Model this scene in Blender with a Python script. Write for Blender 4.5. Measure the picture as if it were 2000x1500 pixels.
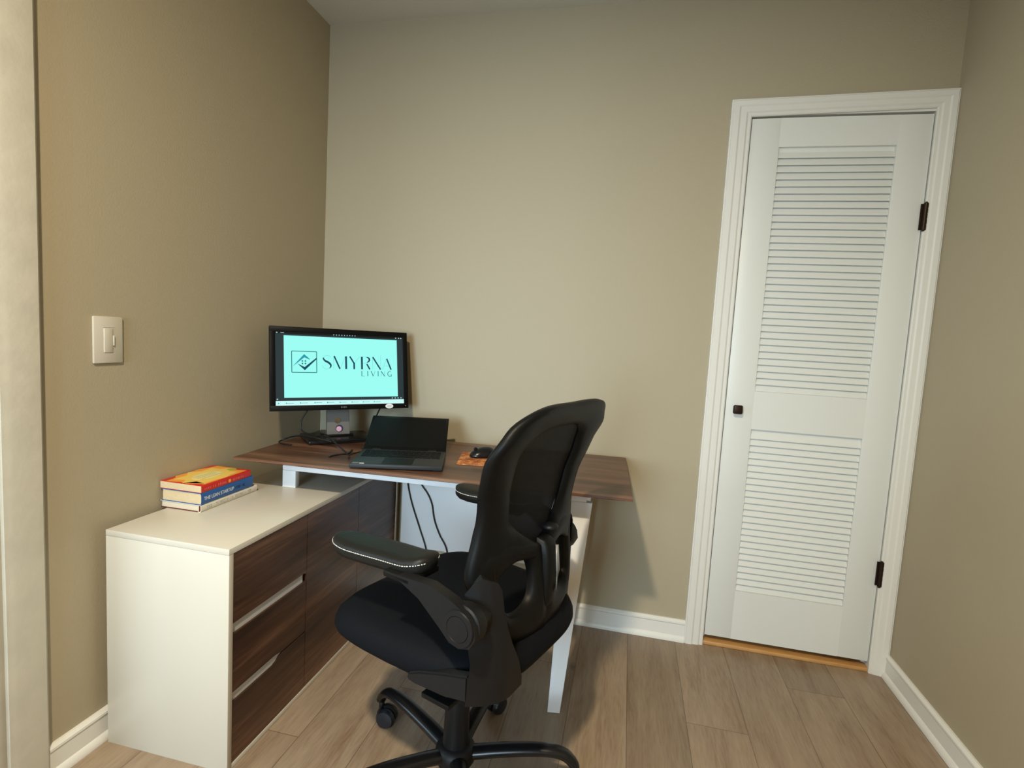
import bpy, bmesh, math, random
from mathutils import Vector, Matrix
random.seed(4)
for o in list(bpy.data.objects): bpy.data.objects.remove(o)
SC = bpy.context.scene
COL = SC.collection
PI = math.pi
R = math.radians

# ------------------------------------------------------------------ camera
F_PX = 1039.78
cd = bpy.data.cameras.new('camera'); cam = bpy.data.objects.new('camera', cd); COL.objects.link(cam)
cd.sensor_fit = 'HORIZONTAL'; cd.sensor_width = 36.0; cd.lens = F_PX * 36.0 / 2000.0; cd.clip_start = 0.02
cr = Vector((0.97424046, 0.21814418, 0.05717207)); cu = Vector((-0.07506113, 0.07461406, 0.99438351)); cb = Vector((0.21265314, -0.97306005, 0.08906619))
cam.matrix_world = Matrix(((cr.x, cu.x, cb.x, 1.3627), (cr.y, cu.y, cb.y, -2.17058), (cr.z, cu.z, cb.z, 1.18395), (0, 0, 0, 1)))
SC.camera = cam

# ------------------------------------------------------------------ world, lights, exposure
SC.view_settings.view_transform = 'Standard'; SC.view_settings.look = 'None'
SC.view_settings.gamma = 1.0; SC.view_settings.use_curve_mapping = False
SC.view_settings.exposure = 0.0
W = bpy.data.worlds.new('sky'); SC.world = W; W.use_nodes = True
W.node_tree.nodes['Background'].inputs[0].default_value = (0.62, 0.80, 1.0, 1)
W.node_tree.nodes['Background'].inputs[1].default_value = 0.9

def area(name, loc, size, power, color, direction, shape='RECTANGLE', size_y=None, spread=180):
    l = bpy.data.lights.new(name, 'AREA'); l.energy = power; l.color = color; l.shape = shape; l.size = size
    if size_y: l.size_y = size_y
    l.spread = R(spread)
    o = bpy.data.objects.new(name, l); COL.objects.link(o); o.location = loc
    o.rotation_euler = Vector(direction).to_track_quat('-Z', 'Y').to_euler()
    return o
# recessed ceiling can light behind the photographer; daylight from the window of the room beyond the doorway
area('ceiling_can_light', (0.98, -2.43, 2.455), 0.12, 76.0, (1.0, 0.85, 0.62), (0, 0, -1), 'DISK')
area('window_daylight', (-1.30, -3.93, 1.30), 1.5, 30.0, (0.66, 0.87, 1.0), (0.35, 1, -0.06), 'RECTANGLE', 1.25, 130)
area('rear_window_daylight', (0.60, -3.90, 1.30), 0.90, 13.5, (0.62, 0.84, 1.0), (0.05, 1, -0.10), 'RECTANGLE', 1.2, 66)
area('added_side_daylight', (-2.33, -2.70, 1.35), 1.3, 16.0, (0.66, 0.88, 1.0), (1, 0.42, -0.04), 'RECTANGLE', 1.25, 110)  # added source, throws more cool light on the closet door

H = 2.468; RX = 2.385; YR = -4.0

# ------------------------------------------------------------------ materials
def mat(name, col=(0.8, 0.8, 0.8), rough=0.5, metal=0.0, spec=0.5, coat=0.0, emis=None, es=0.0, bump=None, mottle=None):
    m = bpy.data.materials.new(name); m.use_nodes = True; nt = m.node_tree; b = nt.nodes['Principled BSDF']
    b.inputs['Base Color'].default_value = (*col, 1); b.inputs['Roughness'].default_value = rough
    b.inputs['Metallic'].default_value = metal; b.inputs['Specular IOR Level'].default_value = spec
    b.inputs['Coat Weight'].default_value = coat
    if emis: b.inputs['Emission Color'].default_value = (*emis, 1); b.inputs['Emission Strength'].default_value = es
    tc = nt.nodes.new('ShaderNodeTexCoord')
    if mottle:
        sc, amt = mottle
        n = nt.nodes.new('ShaderNodeTexNoise'); n.inputs['Scale'].default_value = sc; n.inputs['Detail'].default_value = 5
        nt.links.new(tc.outputs['Object'], n.inputs['Vector'])
        rp = nt.nodes.new('ShaderNodeMapRange'); rp.inputs['To Min'].default_value = 1 - amt; rp.inputs['To Max'].default_value = 1 + amt
        nt.links.new(n.outputs['Fac'], rp.inputs['Value'])
        mx = nt.nodes.new('ShaderNodeVectorMath'); mx.operation = 'SCALE'; mx.inputs[0].default_value = col
        nt.links.new(rp.outputs['Result'], mx.inputs['Scale']); nt.links.new(mx.outputs[0], b.inputs['Base Color'])
    if bump:
        sc, st = bump
        n = nt.nodes.new('ShaderNodeTexNoise'); n.inputs['Scale'].default_value = sc; n.inputs['Detail'].default_value = 4
        nt.links.new(tc.outputs['Object'], n.inputs['Vector'])
        bp = nt.nodes.new('ShaderNodeBump'); bp.inputs['Strength'].default_value = st; bp.inputs['Distance'].default_value = 0.002
        nt.links.new(n.outputs['Fac'], bp.inputs['Height']); nt.links.new(bp.outputs['Normal'], b.inputs['Normal'])
    return m

def wood(name, axis, c_dark, c_mid, c_light, rough=0.4, scale=9.0, stretch=0.09, band=3.0, extra=None):
    """streaky timber laminate with the grain along one object axis (0 x, 1 y)"""
    m = bpy.data.materials.new(name); m.use_nodes = True; nt = m.node_tree; L = nt.links; b = nt.nodes['Principled BSDF']
    tc = nt.nodes.new('ShaderNodeTexCoord'); mp = nt.nodes.new('ShaderNodeMapping')
    s = [1, 1, 1]; s[axis] = stretch; mp.inputs['Scale'].default_value = s
    L.new(tc.outputs['Object'], mp.inputs['Vector'])
    n1 = nt.nodes.new('ShaderNodeTexNoise'); n1.inputs['Scale'].default_value = scale; n1.inputs['Detail'].default_value = 6; n1.inputs['Roughness'].default_value = 0.62; n1.inputs['Distortion'].default_value = 0.5
    L.new(mp.outputs[0], n1.inputs['Vector'])
    n2 = nt.nodes.new('ShaderNodeTexNoise'); n2.inputs['Scale'].default_value = scale * band * 4; n2.inputs['Detail'].default_value = 3
    L.new(mp.outputs[0], n2.inputs['Vector'])
    mx = nt.nodes.new('ShaderNodeMix'); mx.inputs['Factor'].default_value = 0.28
    L.new(n1.outputs['Fac'], mx.inputs['A']); L.new(n2.outputs['Fac'], mx.inputs['B'])
    cr_ = nt.nodes.new('ShaderNodeValToRGB'); e = cr_.color_ramp.elements
    e[0].position = 0.36; e[0].color = (*c_dark, 1); e[1].position = 0.66; e[1].color = (*c_light, 1)
    k = e.new(0.5); k.color = (*c_mid, 1)
    L.new(mx.outputs['Result'], cr_.inputs['Fac']); L.new(cr_.outputs['Color'], b.inputs['Base Color'])
    b.inputs['Roughness'].default_value = rough
    bp = nt.nodes.new('ShaderNodeBump'); bp.inputs['Strength'].default_value = 0.05; bp.inputs['Distance'].default_value = 0.001
    L.new(n2.outputs['Fac'], bp.inputs['Height']); L.new(bp.outputs['Normal'], b.inputs['Normal'])
    return m

def floor_mat():
    m = bpy.data.materials.new('oak_plank'); m.use_nodes = True; nt = m.node_tree; L = nt.links; b = nt.nodes['Principled BSDF']
    tc = nt.nodes.new('ShaderNodeTexCoord'); sp = nt.nodes.new('ShaderNodeSeparateXYZ'); L.new(tc.outputs['Object'], sp.inputs[0])
    def math_(op, a, bb):
        n = nt.nodes.new('ShaderNodeMath'); n.operation = op
        for i, v in enumerate((a, bb)):
            if isinstance(v, (int, float)): n.inputs[i].default_value = v
            else: L.new(v, n.inputs[i])
        return n.outputs[0]
    PW, PL = 0.185, 1.22
    u = math_('DIVIDE', math_('ADD', sp.outputs['X'], 4 * PW - 0.142 + PW), PW)
    row = math_('FLOOR', u, 0)
    sh = math_('FRACT', math_('MULTIPLY', row, 0.382), 0)
    ROW0 = math.floor((1.70 + 4 * PW - 0.142 + PW) / PW); s0 = (ROW0 * 0.382) % 1
    off = 1 - ((-0.49 + 20 * PL) / PL + s0) % 1
    v = math_('ADD', math_('ADD', math_('DIVIDE', math_('ADD', sp.outputs['Y'], 20 * PL), PL), sh), off)
    seg = math_('FLOOR', v, 0)
    fu = math_('FRACT', u, 0); fv = math_('FRACT', v, 0)
    du = math_('MULTIPLY', math_('MINIMUM', fu, math_('SUBTRACT', 1.0, fu)), PW)
    dv = math_('MULTIPLY', math_('MINIMUM', fv, math_('SUBTRACT', 1.0, fv)), PL)
    d = math_('MINIMUM', du, dv)
    seam = nt.nodes.new('ShaderNodeMapRange'); seam.inputs['From Min'].default_value = 0.0004; seam.inputs['From Max'].default_value = 0.0016
    L.new(d, seam.inputs['Value'])
    idn = math_('ADD', math_('MULTIPLY', row, 7.31), math_('MULTIPLY', seg, 3.77))
    wn = nt.nodes.new('ShaderNodeTexWhiteNoise'); wn.noise_dimensions = '1D'; L.new(idn, wn.inputs['W'])
    cx = nt.nodes.new('ShaderNodeCombineXYZ')
    L.new(math_('ADD', sp.outputs['X'], math_('MULTIPLY', idn, 1.7)), cx.inputs['X']); L.new(math_('MULTIPLY', sp.outputs['Y'], 0.11), cx.inputs['Y']); L.new(idn, cx.inputs['Z'])
    n1 = nt.nodes.new('ShaderNodeTexNoise'); n1.inputs['Scale'].default_value = 15; n1.inputs['Detail'].default_value = 10; n1.inputs['Roughness'].default_value = 0.68; n1.inputs['Distortion'].default_value = 0.7
    L.new(cx.outputs[0], n1.inputs['Vector'])
    wv = nt.nodes.new('ShaderNodeTexNoise'); wv.inputs['Scale'].default_value = 170; wv.inputs['Detail'].default_value = 4; L.new(cx.outputs[0], wv.inputs['Vector'])
    mx = nt.nodes.new('ShaderNodeMix'); mx.inputs['Factor'].default_value = 0.3; L.new(n1.outputs['Fac'], mx.inputs['A']); L.new(wv.outputs['Fac'], mx.inputs['B'])
    rp = nt.nodes.new('ShaderNodeValToRGB'); e = rp.color_ramp.elements
    e[0].position = 0.30; e[0].color = (0.175, 0.105, 0.064, 1); e[1].position = 0.70; e[1].color = (0.355, 0.275, 0.193, 1)
    k = e.new(0.48); k.color = (0.268, 0.199, 0.137, 1)
    L.new(mx.outputs['Result'], rp.inputs['Fac'])
    # knots
    kv = nt.nodes.new('ShaderNodeTexVoronoi'); kv.inputs['Scale'].default_value = 1.0
    kx = nt.nodes.new('ShaderNodeCombineXYZ'); L.new(math_('MULTIPLY', sp.outputs['X'], 5.2), kx.inputs['X']); L.new(math_('MULTIPLY', sp.outputs['Y'], 2.4), kx.inputs['Y'])
    L.new(kx.outputs[0], kv.inputs['Vector'])
    kr = nt.nodes.new('ShaderNodeMapRange'); kr.inputs['From Min'].default_value = 0.015; kr.inputs['From Max'].default_value = 0.085; kr.inputs['To Min'].default_value = 0.42
    L.new(kv.outputs['Distance'], kr.inputs['Value'])
    tone = nt.nodes.new('ShaderNodeMapRange'); tone.inputs['To Min'].default_value = 0.84; tone.inputs['To Max'].default_value = 1.14; L.new(wn.outputs['Value'], tone.inputs['Value'])
    sm = nt.nodes.new('ShaderNodeMapRange'); sm.inputs['To Min'].default_value = 0.45; L.new(seam.outputs[0], sm.inputs['Value'])
    tot = math_('MULTIPLY', math_('MULTIPLY', tone.outputs[0], sm.outputs[0]), kr.outputs[0])
    vm = nt.nodes.new('ShaderNodeVectorMath'); vm.operation = 'SCALE'; L.new(rp.outputs['Color'], vm.inputs[0]); L.new(tot, vm.inputs['Scale'])
    L.new(vm.outputs[0], b.inputs['Base Color'])
    b.inputs['Roughness'].default_value = 0.33; b.inputs['Specular IOR Level'].default_value = 0.45
    bp = nt.nodes.new('ShaderNodeBump'); bp.inputs['Strength'].default_value = 0.12; bp.inputs['Distance'].default_value = 0.0015
    L.new(math_('ADD', math_('MULTIPLY', seam.outputs[0], 1.0), math_('MULTIPLY', wv.outputs['Fac'], 0.15)), bp.inputs['Height']); L.new(bp.outputs['Normal'], b.inputs['Normal'])
    return m

M = {}
M['wall'] = mat('beige_wall_paint', (0.40, 0.350, 0.250), 0.62, spec=0.35, bump=(190, 0.25), mottle=(1.3, 0.015))
M['ceil'] = mat('ceiling_paint', (0.62, 0.62, 0.57), 0.8, bump=(120, 0.35))
M['trim'] = mat('white_trim_paint', (0.74, 0.745, 0.71), 0.33, spec=0.5, bump=(45, 0.12))
M['worntrim'] = mat('worn_trim_paint', (0.50, 0.475, 0.40), 0.5, bump=(38, 0.5), mottle=(14, 0.13))
M['door'] = mat('white_door_paint', (0.72, 0.745, 0.72), 0.36, bump=(60, 0.06))
M['bronze'] = mat('dark_bronze', (0.030, 0.016, 0.010), 0.42, 0.7)
M['steel'] = mat('dull_steel', (0.30, 0.29, 0.27), 0.4, 0.9)
M['oak'] = wood('golden_oak', 0, (0.36, 0.17, 0.055), (0.52, 0.27, 0.09), (0.62, 0.36, 0.14), 0.35, 14, 0.12)
M['floor'] = floor_mat()
M['lam'] = mat('white_laminate', (0.57, 0.535, 0.455), 0.30, spec=0.5, bump=(260, 0.04))
M['lamin'] = mat('pale_grey_laminate', (0.62, 0.63, 0.64), 0.4)
M['wal_y'] = wood('walnut_drawer', 1, (0.024, 0.010, 0.006), (0.078, 0.034, 0.018), (0.215, 0.112, 0.064), 0.34, 9, 0.055)
M['wal_x'] = wood('walnut_top', 0, (0.045, 0.019, 0.011), (0.112, 0.050, 0.028), (0.245, 0.132, 0.078), 0.36, 10, 0.055)
M['wmetal'] = mat('white_powder_metal', (0.80, 0.81, 0.82), 0.38)
M['blk'] = mat('black_plastic', (0.0045, 0.0045, 0.0043), 0.46, spec=0.17, bump=(300, 0.1))
M['blkg'] = mat('gloss_black_plastic', (0.007, 0.007, 0.008), 0.25, spec=0.4)
M['lcd'] = mat('dark_lcd', (0.004, 0.004, 0.004), 0.45, spec=0.12)
M['fab'] = mat('black_fabric', (0.0032, 0.004, 0.006), 0.75, spec=0.12, bump=(600, 0.4))
M['leath'] = mat('black_leatherette', (0.008, 0.008, 0.007), 0.48, spec=0.30, bump=(220, 0.3))
M['grey'] = mat('dark_grey_plastic', (0.0085, 0.0085, 0.0092), 0.46, spec=0.24, bump=(260, 0.15))
M['caster'] = mat('caster_navy_black', (0.010, 0.013, 0.020), 0.35)
M['thread'] = mat('white_thread', (0.6, 0.6, 0.56), 0.7)
M['silver'] = mat('silver_plastic', (0.19, 0.19, 0.185), 0.4, 0.3)
M['chrome'] = mat('chrome', (0.55, 0.55, 0.56), 0.2, 1.0)
M['paper'] = mat('book_pages', (0.60, 0.485, 0.30), 0.8, mottle=(90, 0.08))
M['paperw'] = mat('book_pages_white', (0.64, 0.56, 0.43), 0.8, mottle=(90, 0.06))
M['red'] = mat('red_cover', (0.58, 0.018, 0.012), 0.35)
M['orange'] = mat('orange_cover', (0.86, 0.36, 0.045), 0.4)
M['yellow'] = mat('yellow_cover', (0.85, 0.60, 0.13), 0.4)
M['cream'] = mat('cream_print', (0.80, 0.72, 0.36), 0.4)
M['olive'] = mat('olive_print', (0.40, 0.40, 0.06), 0.5)
M['salmon'] = mat('salmon_print', (0.80, 0.16, 0.12), 0.5)
M['blue'] = mat('blue_cover', (0.018, 0.10, 0.33), 0.35)
M['white'] = mat('white_print', (0.80, 0.82, 0.84), 0.5)
M['bwhite'] = mat('ivory_jacket', (0.70, 0.67, 0.58), 0.4)
M['maroon'] = mat('maroon_cover', (0.18, 0.02, 0.018), 0.5)
M['faint'] = mat('faint_grey_print', (0.50, 0.47, 0.38), 0.5)
M['dkblue'] = mat('dark_blue_print', (0.01, 0.03, 0.10), 0.5)
M['pink'] = mat('pink_sticker', (0.62, 0.36, 0.46), 0.5)
M['navy'] = mat('navy_sticker', (0.03, 0.03, 0.09), 0.5)
M['pad'] = wood('autumn_mouse_mat', 0, (0.10, 0.025, 0.01), (0.45, 0.13, 0.03), (0.80, 0.42, 0.14), 0.7, 42, 0.8, 1.2)
M['lapg'] = mat('laptop_charcoal', (0.022, 0.024, 0.027), 0.5, spec=0.3)
M['bez'] = mat('matt_black_bezel', (0.004, 0.004, 0.004), 0.45, spec=0.12)
M['cable'] = mat('black_cable', (0.006, 0.006, 0.006), 0.45)
def em(name, col, s): return mat(name, (0.006, 0.006, 0.006), 0.35, spec=0.10, emis=col, es=s)
M['scr'] = em('screen_aqua', (0.33, 0.98, 0.90), 1.0)
M['scrw'] = em('screen_pale', (0.62, 1.0, 0.97), 0.95)
M['scrd'] = em('screen_charcoal', (0.020, 0.036, 0.042), 1.0)
M['scrk'] = em('screen_black', (0.004, 0.006, 0.006), 1.0)
M['ink'] = em('screen_ink', (0.006, 0.060, 0.105), 1.0)
M['inkt'] = em('screen_teal', (0.02, 0.32, 0.40), 1.0)
M['inkg'] = em('screen_green_ink', (0.02, 0.17, 0.18), 1.0)
M['hair'] = em('screen_hairline', (0.13, 0.55, 0.54), 1.0)
M['scrl'] = em('screen_label', (0.40, 0.62, 0.62), 1.0)
def mesh_fabric():
    m = mat('black_mesh_fabric', (0.005, 0.005, 0.006), 0.7, spec=0.25, bump=(700, 0.4)); nt = m.node_tree
    b = nt.nodes['Principled BSDF']; out = nt.nodes['Material Output']
    t = nt.nodes.new('ShaderNodeBsdfTransparent'); mx = nt.nodes.new('ShaderNodeMixShader'); mx.inputs[0].default_value = 0.985
    nt.links.new(t.outputs[0], mx.inputs[1]); nt.links.new(b.outputs[0], mx.inputs[2]); nt.links.new(mx.outputs[0], out.inputs[0])
    return m
M['mesh'] = mesh_fabric()
def glass():
    m = mat('window_glass', (0.9, 0.95, 0.95), 0.03); nt = m.node_tree
    out = nt.nodes['Material Output']; g = nt.nodes.new('ShaderNodeBsdfGlossy'); g.inputs['Roughness'].default_value = 0.02
    t = nt.nodes.new('ShaderNodeBsdfTransparent'); mx = nt.nodes.new('ShaderNodeMixShader'); mx.inputs[0].default_value = 0.06
    nt.links.new(t.outputs[0], mx.inputs[1]); nt.links.new(g.outputs[0], mx.inputs[2]); nt.links.new(mx.outputs[0], out.inputs[0])
    return m
M['glass'] = glass()

# ------------------------------------------------------------------ helpers
def link(name, me, m, parent=None, smooth=False):
    o = bpy.data.objects.new(name, me); COL.objects.link(o)
    if m is not None: me.materials.append(M[m] if isinstance(m, str) else m)
    if parent is not None: o.parent = parent
    if smooth:
        for p in me.polygons: p.use_smooth = True
    return o
def fin_loose(name, bm, m, parent=None, mw=None, auto=None):
    '''one object per loose piece of bm'''
    bm.verts.ensure_lookup_table(); left = set(bm.verts); out = []
    while left:
        st = [left.pop()]; isl = set(st)
        while st:
            v = st.pop()
            for e in v.link_edges:
                w = e.other_vert(v)
                if w not in isl: isl.add(w); st.append(w)
        left -= isl; b2 = bmesh.new(); mp = {v: b2.verts.new(v.co) for v in isl}
        for f in {f for v in isl for f in v.link_faces}: b2.faces.new([mp[v] for v in f.verts])
        out.append(fin(name, b2, m, parent, mw=mw, auto=auto))
    bm.free(); return out
def fin(name, bm, m, parent=None, smooth=False, mw=None, auto=None):
    if mw is not None: bmesh.ops.transform(bm, matrix=mw, verts=bm.verts)
    bmesh.ops.recalc_face_normals(bm, faces=bm.faces)
    me = bpy.data.meshes.new(name); bm.to_mesh(me); bm.free()
    o = link(name, me, m, parent, smooth or auto is not None)
    if auto is not None: me.set_sharp_from_angle(angle=R(auto))
    return o
def box(bm, x0, x1, y0, y1, z0, z1, bev=0.0, mw=None, seg=2):
    r = bmesh.ops.create_cube(bm, size=1.0); vs = r['verts']
    for v in vs: v.co = Vector((x0 + (v.co.x + .5) * (x1 - x0), y0 + (v.co.y + .5) * (y1 - y0), z0 + (v.co.z + .5) * (z1 - z0)))
    if bev > 0:
        es = list({e for v in vs for e in v.link_edges})
        rr = bmesh.ops.bevel(bm, geom=es, offset=bev, segments=seg, profile=0.5, affect='EDGES'); vs = [v for v in rr['verts']]
        vs = list({v for f in rr['faces'] for v in f.verts} | set(v for v in vs))
        seen = set(vs); st = list(vs)
        while st:
            v = st.pop()
            for e in v.link_edges:
                w = e.other_vert(v)
                if w not in seen: seen.add(w); st.append(w)
        vs = list(seen)
    if mw is not None: bmesh.ops.transform(bm, matrix=mw, verts=vs)
    return vs
def bx(name, x0, x1, y0, y1, z0, z1, m, parent=None, bev=0.0, mw=None, auto=None):
    bm = bmesh.new(); box(bm, x0, x1, y0, y1, z0, z1, bev)
    return fin(name, bm, m, parent, mw=mw, auto=(40 if bev > 0 else None) if auto is None else auto)
def prism(bm, pts, mapf, a, b):
    """polygon pts (u,v) swept between a and b, mapf(u,v,w) -> 3-D"""
    A = [bm.verts.new(mapf(u, v, a)) for u, v in pts]; B = [bm.verts.new(mapf(u, v, b)) for u, v in pts]
    n = len(pts); bm.faces.new(A); bm.faces.new(B[::-1])
    for i in range(n): bm.faces.new((A[i], A[(i + 1) % n], B[(i + 1) % n], B[i]))
    return A + B
def prism_obj(name, pts, mapf, a, b, m, parent=None, bev=0.0, auto=35, seg=2, holes=None):
    bm = bmesh.new(); prism(bm, pts, mapf, a, b)
    if bev:
        es = [e for e in bm.edges if len(e.link_faces) == 2 and e.calc_face_angle(0) > R(28)]
        bmesh.ops.recalc_face_normals(bm, faces=bm.faces)
        bmesh.ops.bevel(bm, geom=es, offset=bev, segments=seg, profile=0.5, affect='EDGES', clamp_overlap=True)
    bmesh.ops.triangulate(bm, faces=[f for f in bm.faces if len(f.verts) > 6])
    return fin(name, bm, m, parent, auto=auto)
def catmull(P, n=8, closed=False):
    P = [Vector(p) for p in P]; out = []; N = len(P); rng = range(N if closed else N - 1)
    for i in rng:
        g = (lambda j: P[j % N]) if closed else (lambda j: P[max(0, min(N - 1, j))])
        p0, p1, p2, p3 = g(i - 1), g(i), g(i + 1), g(i + 2)
        for k in range(n):
            t = k / n
            out.append(0.5 * ((2 * p1) + (-p0 + p2) * t + (2 * p0 - 5 * p1 + 4 * p2 - p3) * t * t + (-p0 + 3 * p1 - 3 * p2 + p3) * t ** 3))
    if not closed: out.append(P[-1])
    return out
def tube(bm, path, rad, seg=10, flat=1.0, upv=(0, 0, 1), cap=True):
    """rad a number or list; flat squashes the section along upv"""
    path = [Vector(p) for p in path]; n = len(path); rings = []
    for i, p in enumerate(path):
        t = (path[min(n - 1, i + 1)] - path[max(0, i - 1)]).normalized(); u = Vector(upv)
        s = t.cross(u)
        if s.length < 1e-4: s = t.cross(Vector((1, 0, 0)))
        s.normalize(); w = s.cross(t).normalized(); r = rad[i] if isinstance(rad, (list, tuple)) else rad
        rings.append([bm.verts.new(p + s * (r * math.cos(2 * PI * k / seg)) + w * (r * flat * math.sin(2 * PI * k / seg))) for k in range(seg)])
    for a, b in zip(rings, rings[1:]):
        for k in range(seg): bm.faces.new((a[k], a[(k + 1) % seg], b[(k + 1) % seg], b[k]))
    if cap: bm.faces.new(rings[0][::-1]); bm.faces.new(rings[-1])
def lathe(bm, prof, seg=28, mw=None):
    """prof [(r,z)...] around z"""
    rings = []; vs = []
    for r, z in prof:
        ring = [bm.verts.new((r * math.cos(2 * PI * k / seg), r * math.sin(2 * PI * k / seg), z)) for k in range(seg)]; rings.append(ring); vs += ring
    for a, b in zip(rings, rings[1:]):
        for k in range(seg): bm.faces.new((a[k], a[(k + 1) % seg], b[(k + 1) % seg], b[k]))
    bm.faces.new(rings[0][::-1]); bm.faces.new(rings[-1])
    if mw is not None: bmesh.ops.transform(bm, matrix=mw, verts=vs)
def empty(name, loc, rz=0.0):
    o = bpy.data.objects.new(name, None); COL.objects.link(o); o.location = loc; o.rotation_euler = (0, 0, rz); o.empty_display_size = 0.05
    return o
def tag(o, label=None, cat=None, group=None, kind=None):
    if label: o['label'] = label
    if cat: o['category'] = cat
    if group: o['group'] = group
    if kind: o['kind'] = kind
    return o
def struct(o, label=None): return tag(o, label, kind='structure')
def T(x, y, z): return Matrix.Translation((x, y, z))
def axis_mat(o, ex, ey, ez):
    ex, ey, ez = Vector(ex), Vector(ey), Vector(ez)
    return Matrix(((ex.x, ey.x, ez.x, o[0]), (ex.y, ey.y, ez.y, o[1]), (ex.z, ey.z, ez.z, o[2]), (0, 0, 0, 1)))
def profile_run(name, prof, p0, p1, nrm, m, parent=None, m0=0.0, m1=0.0):
    """moulding: prof [(out, up)], run from p0 to p1, 'out' along nrm; up = z or given; m0/m1 mitre shifts per unit up"""
    bm = bmesh.new(); p0 = Vector(p0); p1 = Vector(p1); nrm = Vector(nrm); d = (p1 - p0).normalized(); up = d.cross(nrm); 
    if up.z < -0.5: up = -up
    A = [bm.verts.new(p0 + nrm * a + up * b + d * (m0 * b)) for a, b in prof]; B = [bm.verts.new(p1 + nrm * a + up * b + d * (m1 * b)) for a, b in prof]
    n = len(prof); bm.faces.new(A); bm.faces.new(B[::-1])
    for i in range(n): bm.faces.new((A[i], A[(i + 1) % n], B[(i + 1) % n], B[i]))
    return fin(name, bm, m, parent, auto=30)

# ------------------------------------------------------------------ room shell
struct(bx('floor', -2.5, RX + 0.12, YR - 0.1, 0.75, -0.08, 0.0, 'floor'))
struct(bx('ceiling', -2.5, RX + 0.12, YR - 0.1, 0.12, H, H + 0.1, 'ceil'))
DX0, DX1 = 1.731, 2.326    # closet door opening
# back wall with door opening
bm = bmesh.new()
box(bm, -0.12, DX0 - 0.012, 0, 0.12, 0, H); box(bm, DX1 + 0.012, RX + 0.12, 0, 0.12, 0, H); box(bm, DX0 - 0.012, DX1 + 0.012, 0, 0.12, 2.045, H)
struct(fin('wall_back', bm, 'wall'))
# left wall with the doorway near the photographer
LY0, LY1 = -2.08, -1.274
bm = bmesh.new()
box(bm, -0.12, 0, LY1, 0.0, 0, H); box(bm, -0.12, 0, YR, LY0, 0, H); box(bm, -0.12, 0, LY0, LY1, 2.05, H)
struct(fin('wall_left', bm, 'wall'))
struct(bx('wall_right', RX, RX + 0.12, YR, 0.0, 0, H, 'wall'))
bm = bmesh.new(); box(bm, -0.12, 0.10, YR - 0.12, YR, 0, H); box(bm, 1.10, RX + 0.12, YR - 0.12, YR, 0, H); box(bm, 0.10, 1.10, YR - 0.12, YR, 0, 0.65); box(bm, 0.10, 1.10, YR - 0.12, YR, 1.95, H)
struct(fin('wall_rear', bm, 'wall'))
bm = bmesh.new(); box(bm, -2.5, -2.4, YR, -3.4, 0, H); box(bm, -2.5, -2.4, -2.0, -0.3, 0, H); box(bm, -2.5, -2.4, -3.4, -2.0, 0, 0.6); box(bm, -2.5, -2.4, -3.4, -2.0, 2.0, H); box(bm, -2.4, -0.12, -0.4, -0.3, 0, H)
box(bm, -2.4, -2.1, YR - 0.12, YR, 0, H); box(bm, -0.5, -0.12, YR - 0.12, YR, 0, H); box(bm, -2.1, -0.5, YR - 0.12, YR, 0, 0.6); box(bm, -2.1, -0.5, YR - 0.12, YR, 2.0, H)
struct(fin('wall_passage', bm, 'wall'))
bm = bmesh.new(); box(bm, 1.60, 2.45, 0.70, 0.75, 0, H); box(bm, 1.60, 1.65, 0.12, 0.70, 0, H); box(bm, 2.42, 2.47, 0.12, 0.70, 0, H); box(bm, 1.6, 2.47, 0.12, 0.75, H, H + .05)
struct(fin('wall_closet', bm, 'wall'))
# rear window
wf = bmesh.new()
for a in ((-2.1, -2.05, 0.6, 2.0), (-0.55, -0.5, 0.6, 2.0), (-2.05, -0.55, 0.6, 0.65), (-2.05, -0.55, 1.95, 2.0), (-2.05, -0.55, 1.28, 1.32)): box(wf, a[0], a[1], YR - 0.09, YR - 0.02, a[2], a[3])
wo = struct(fin('window_1', wf, 'trim'))
bx('window_pane', -2.05, -0.55, YR - 0.06, YR - 0.055, 0.65, 1.95, 'glass', wo)
wf = bmesh.new()
for a in ((-3.4, -3.35, 0.6, 2.0), (-2.05, -2.0, 0.6, 2.0), (-3.35, -2.05, 0.6, 0.65), (-3.35, -2.05, 1.95, 2.0), (-3.35, -2.05, 1.28, 1.32)): box(wf, -2.48, -2.41, a[0], a[1], a[2], a[3])
wo = struct(fin('added_window', wf, 'trim'))  # unseen window added to go with the extra side daylight
bx('window_pane', -2.45, -2.445, -3.35, -2.05, 0.65, 1.95, 'glass', wo)
wf = bmesh.new()
for a in ((0.10, 0.15, 0.65, 1.95), (1.05, 1.10, 0.65, 1.95), (0.15, 1.05, 0.65, 0.70), (0.15, 1.05, 1.90, 1.95), (0.15, 1.05, 1.28, 1.32)): box(wf, a[0], a[1], YR - 0.09, YR - 0.02, a[2], a[3])
wo = struct(fin('window_3', wf, 'trim'))
bx('window_pane', 0.15, 1.05, YR - 0.06, YR - 0.055, 0.70, 1.90, 'glass', wo)
# baseboards
BB = [(0, 0), (0.022, 0), (0.022, 0.006), (0.017, 0.018), (0.012, 0.022), (0.011, 0.068), (0.014, 0.073), (0.0135, 0.079), (0.006, 0.087), (0, 0.087)]
struct(profile_run('baseboard_back', BB, (0, 0, 0), (1.658, 0, 0), (0, -1, 0), 'trim'))
struct(profile_run('baseboard_left', BB, (0, LY1 + 0.086, 0), (0, 0, 0), (1, 0, 0), 'trim'))
struct(profile_run('baseboard_right', BB, (RX, YR, 0), (RX, 0, 0), (-1, 0, 0), 'trim'))
struct(profile_run('baseboard_rear', BB, (0, YR, 0), (RX, YR, 0), (0, 1, 0), 'trim'))
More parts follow.
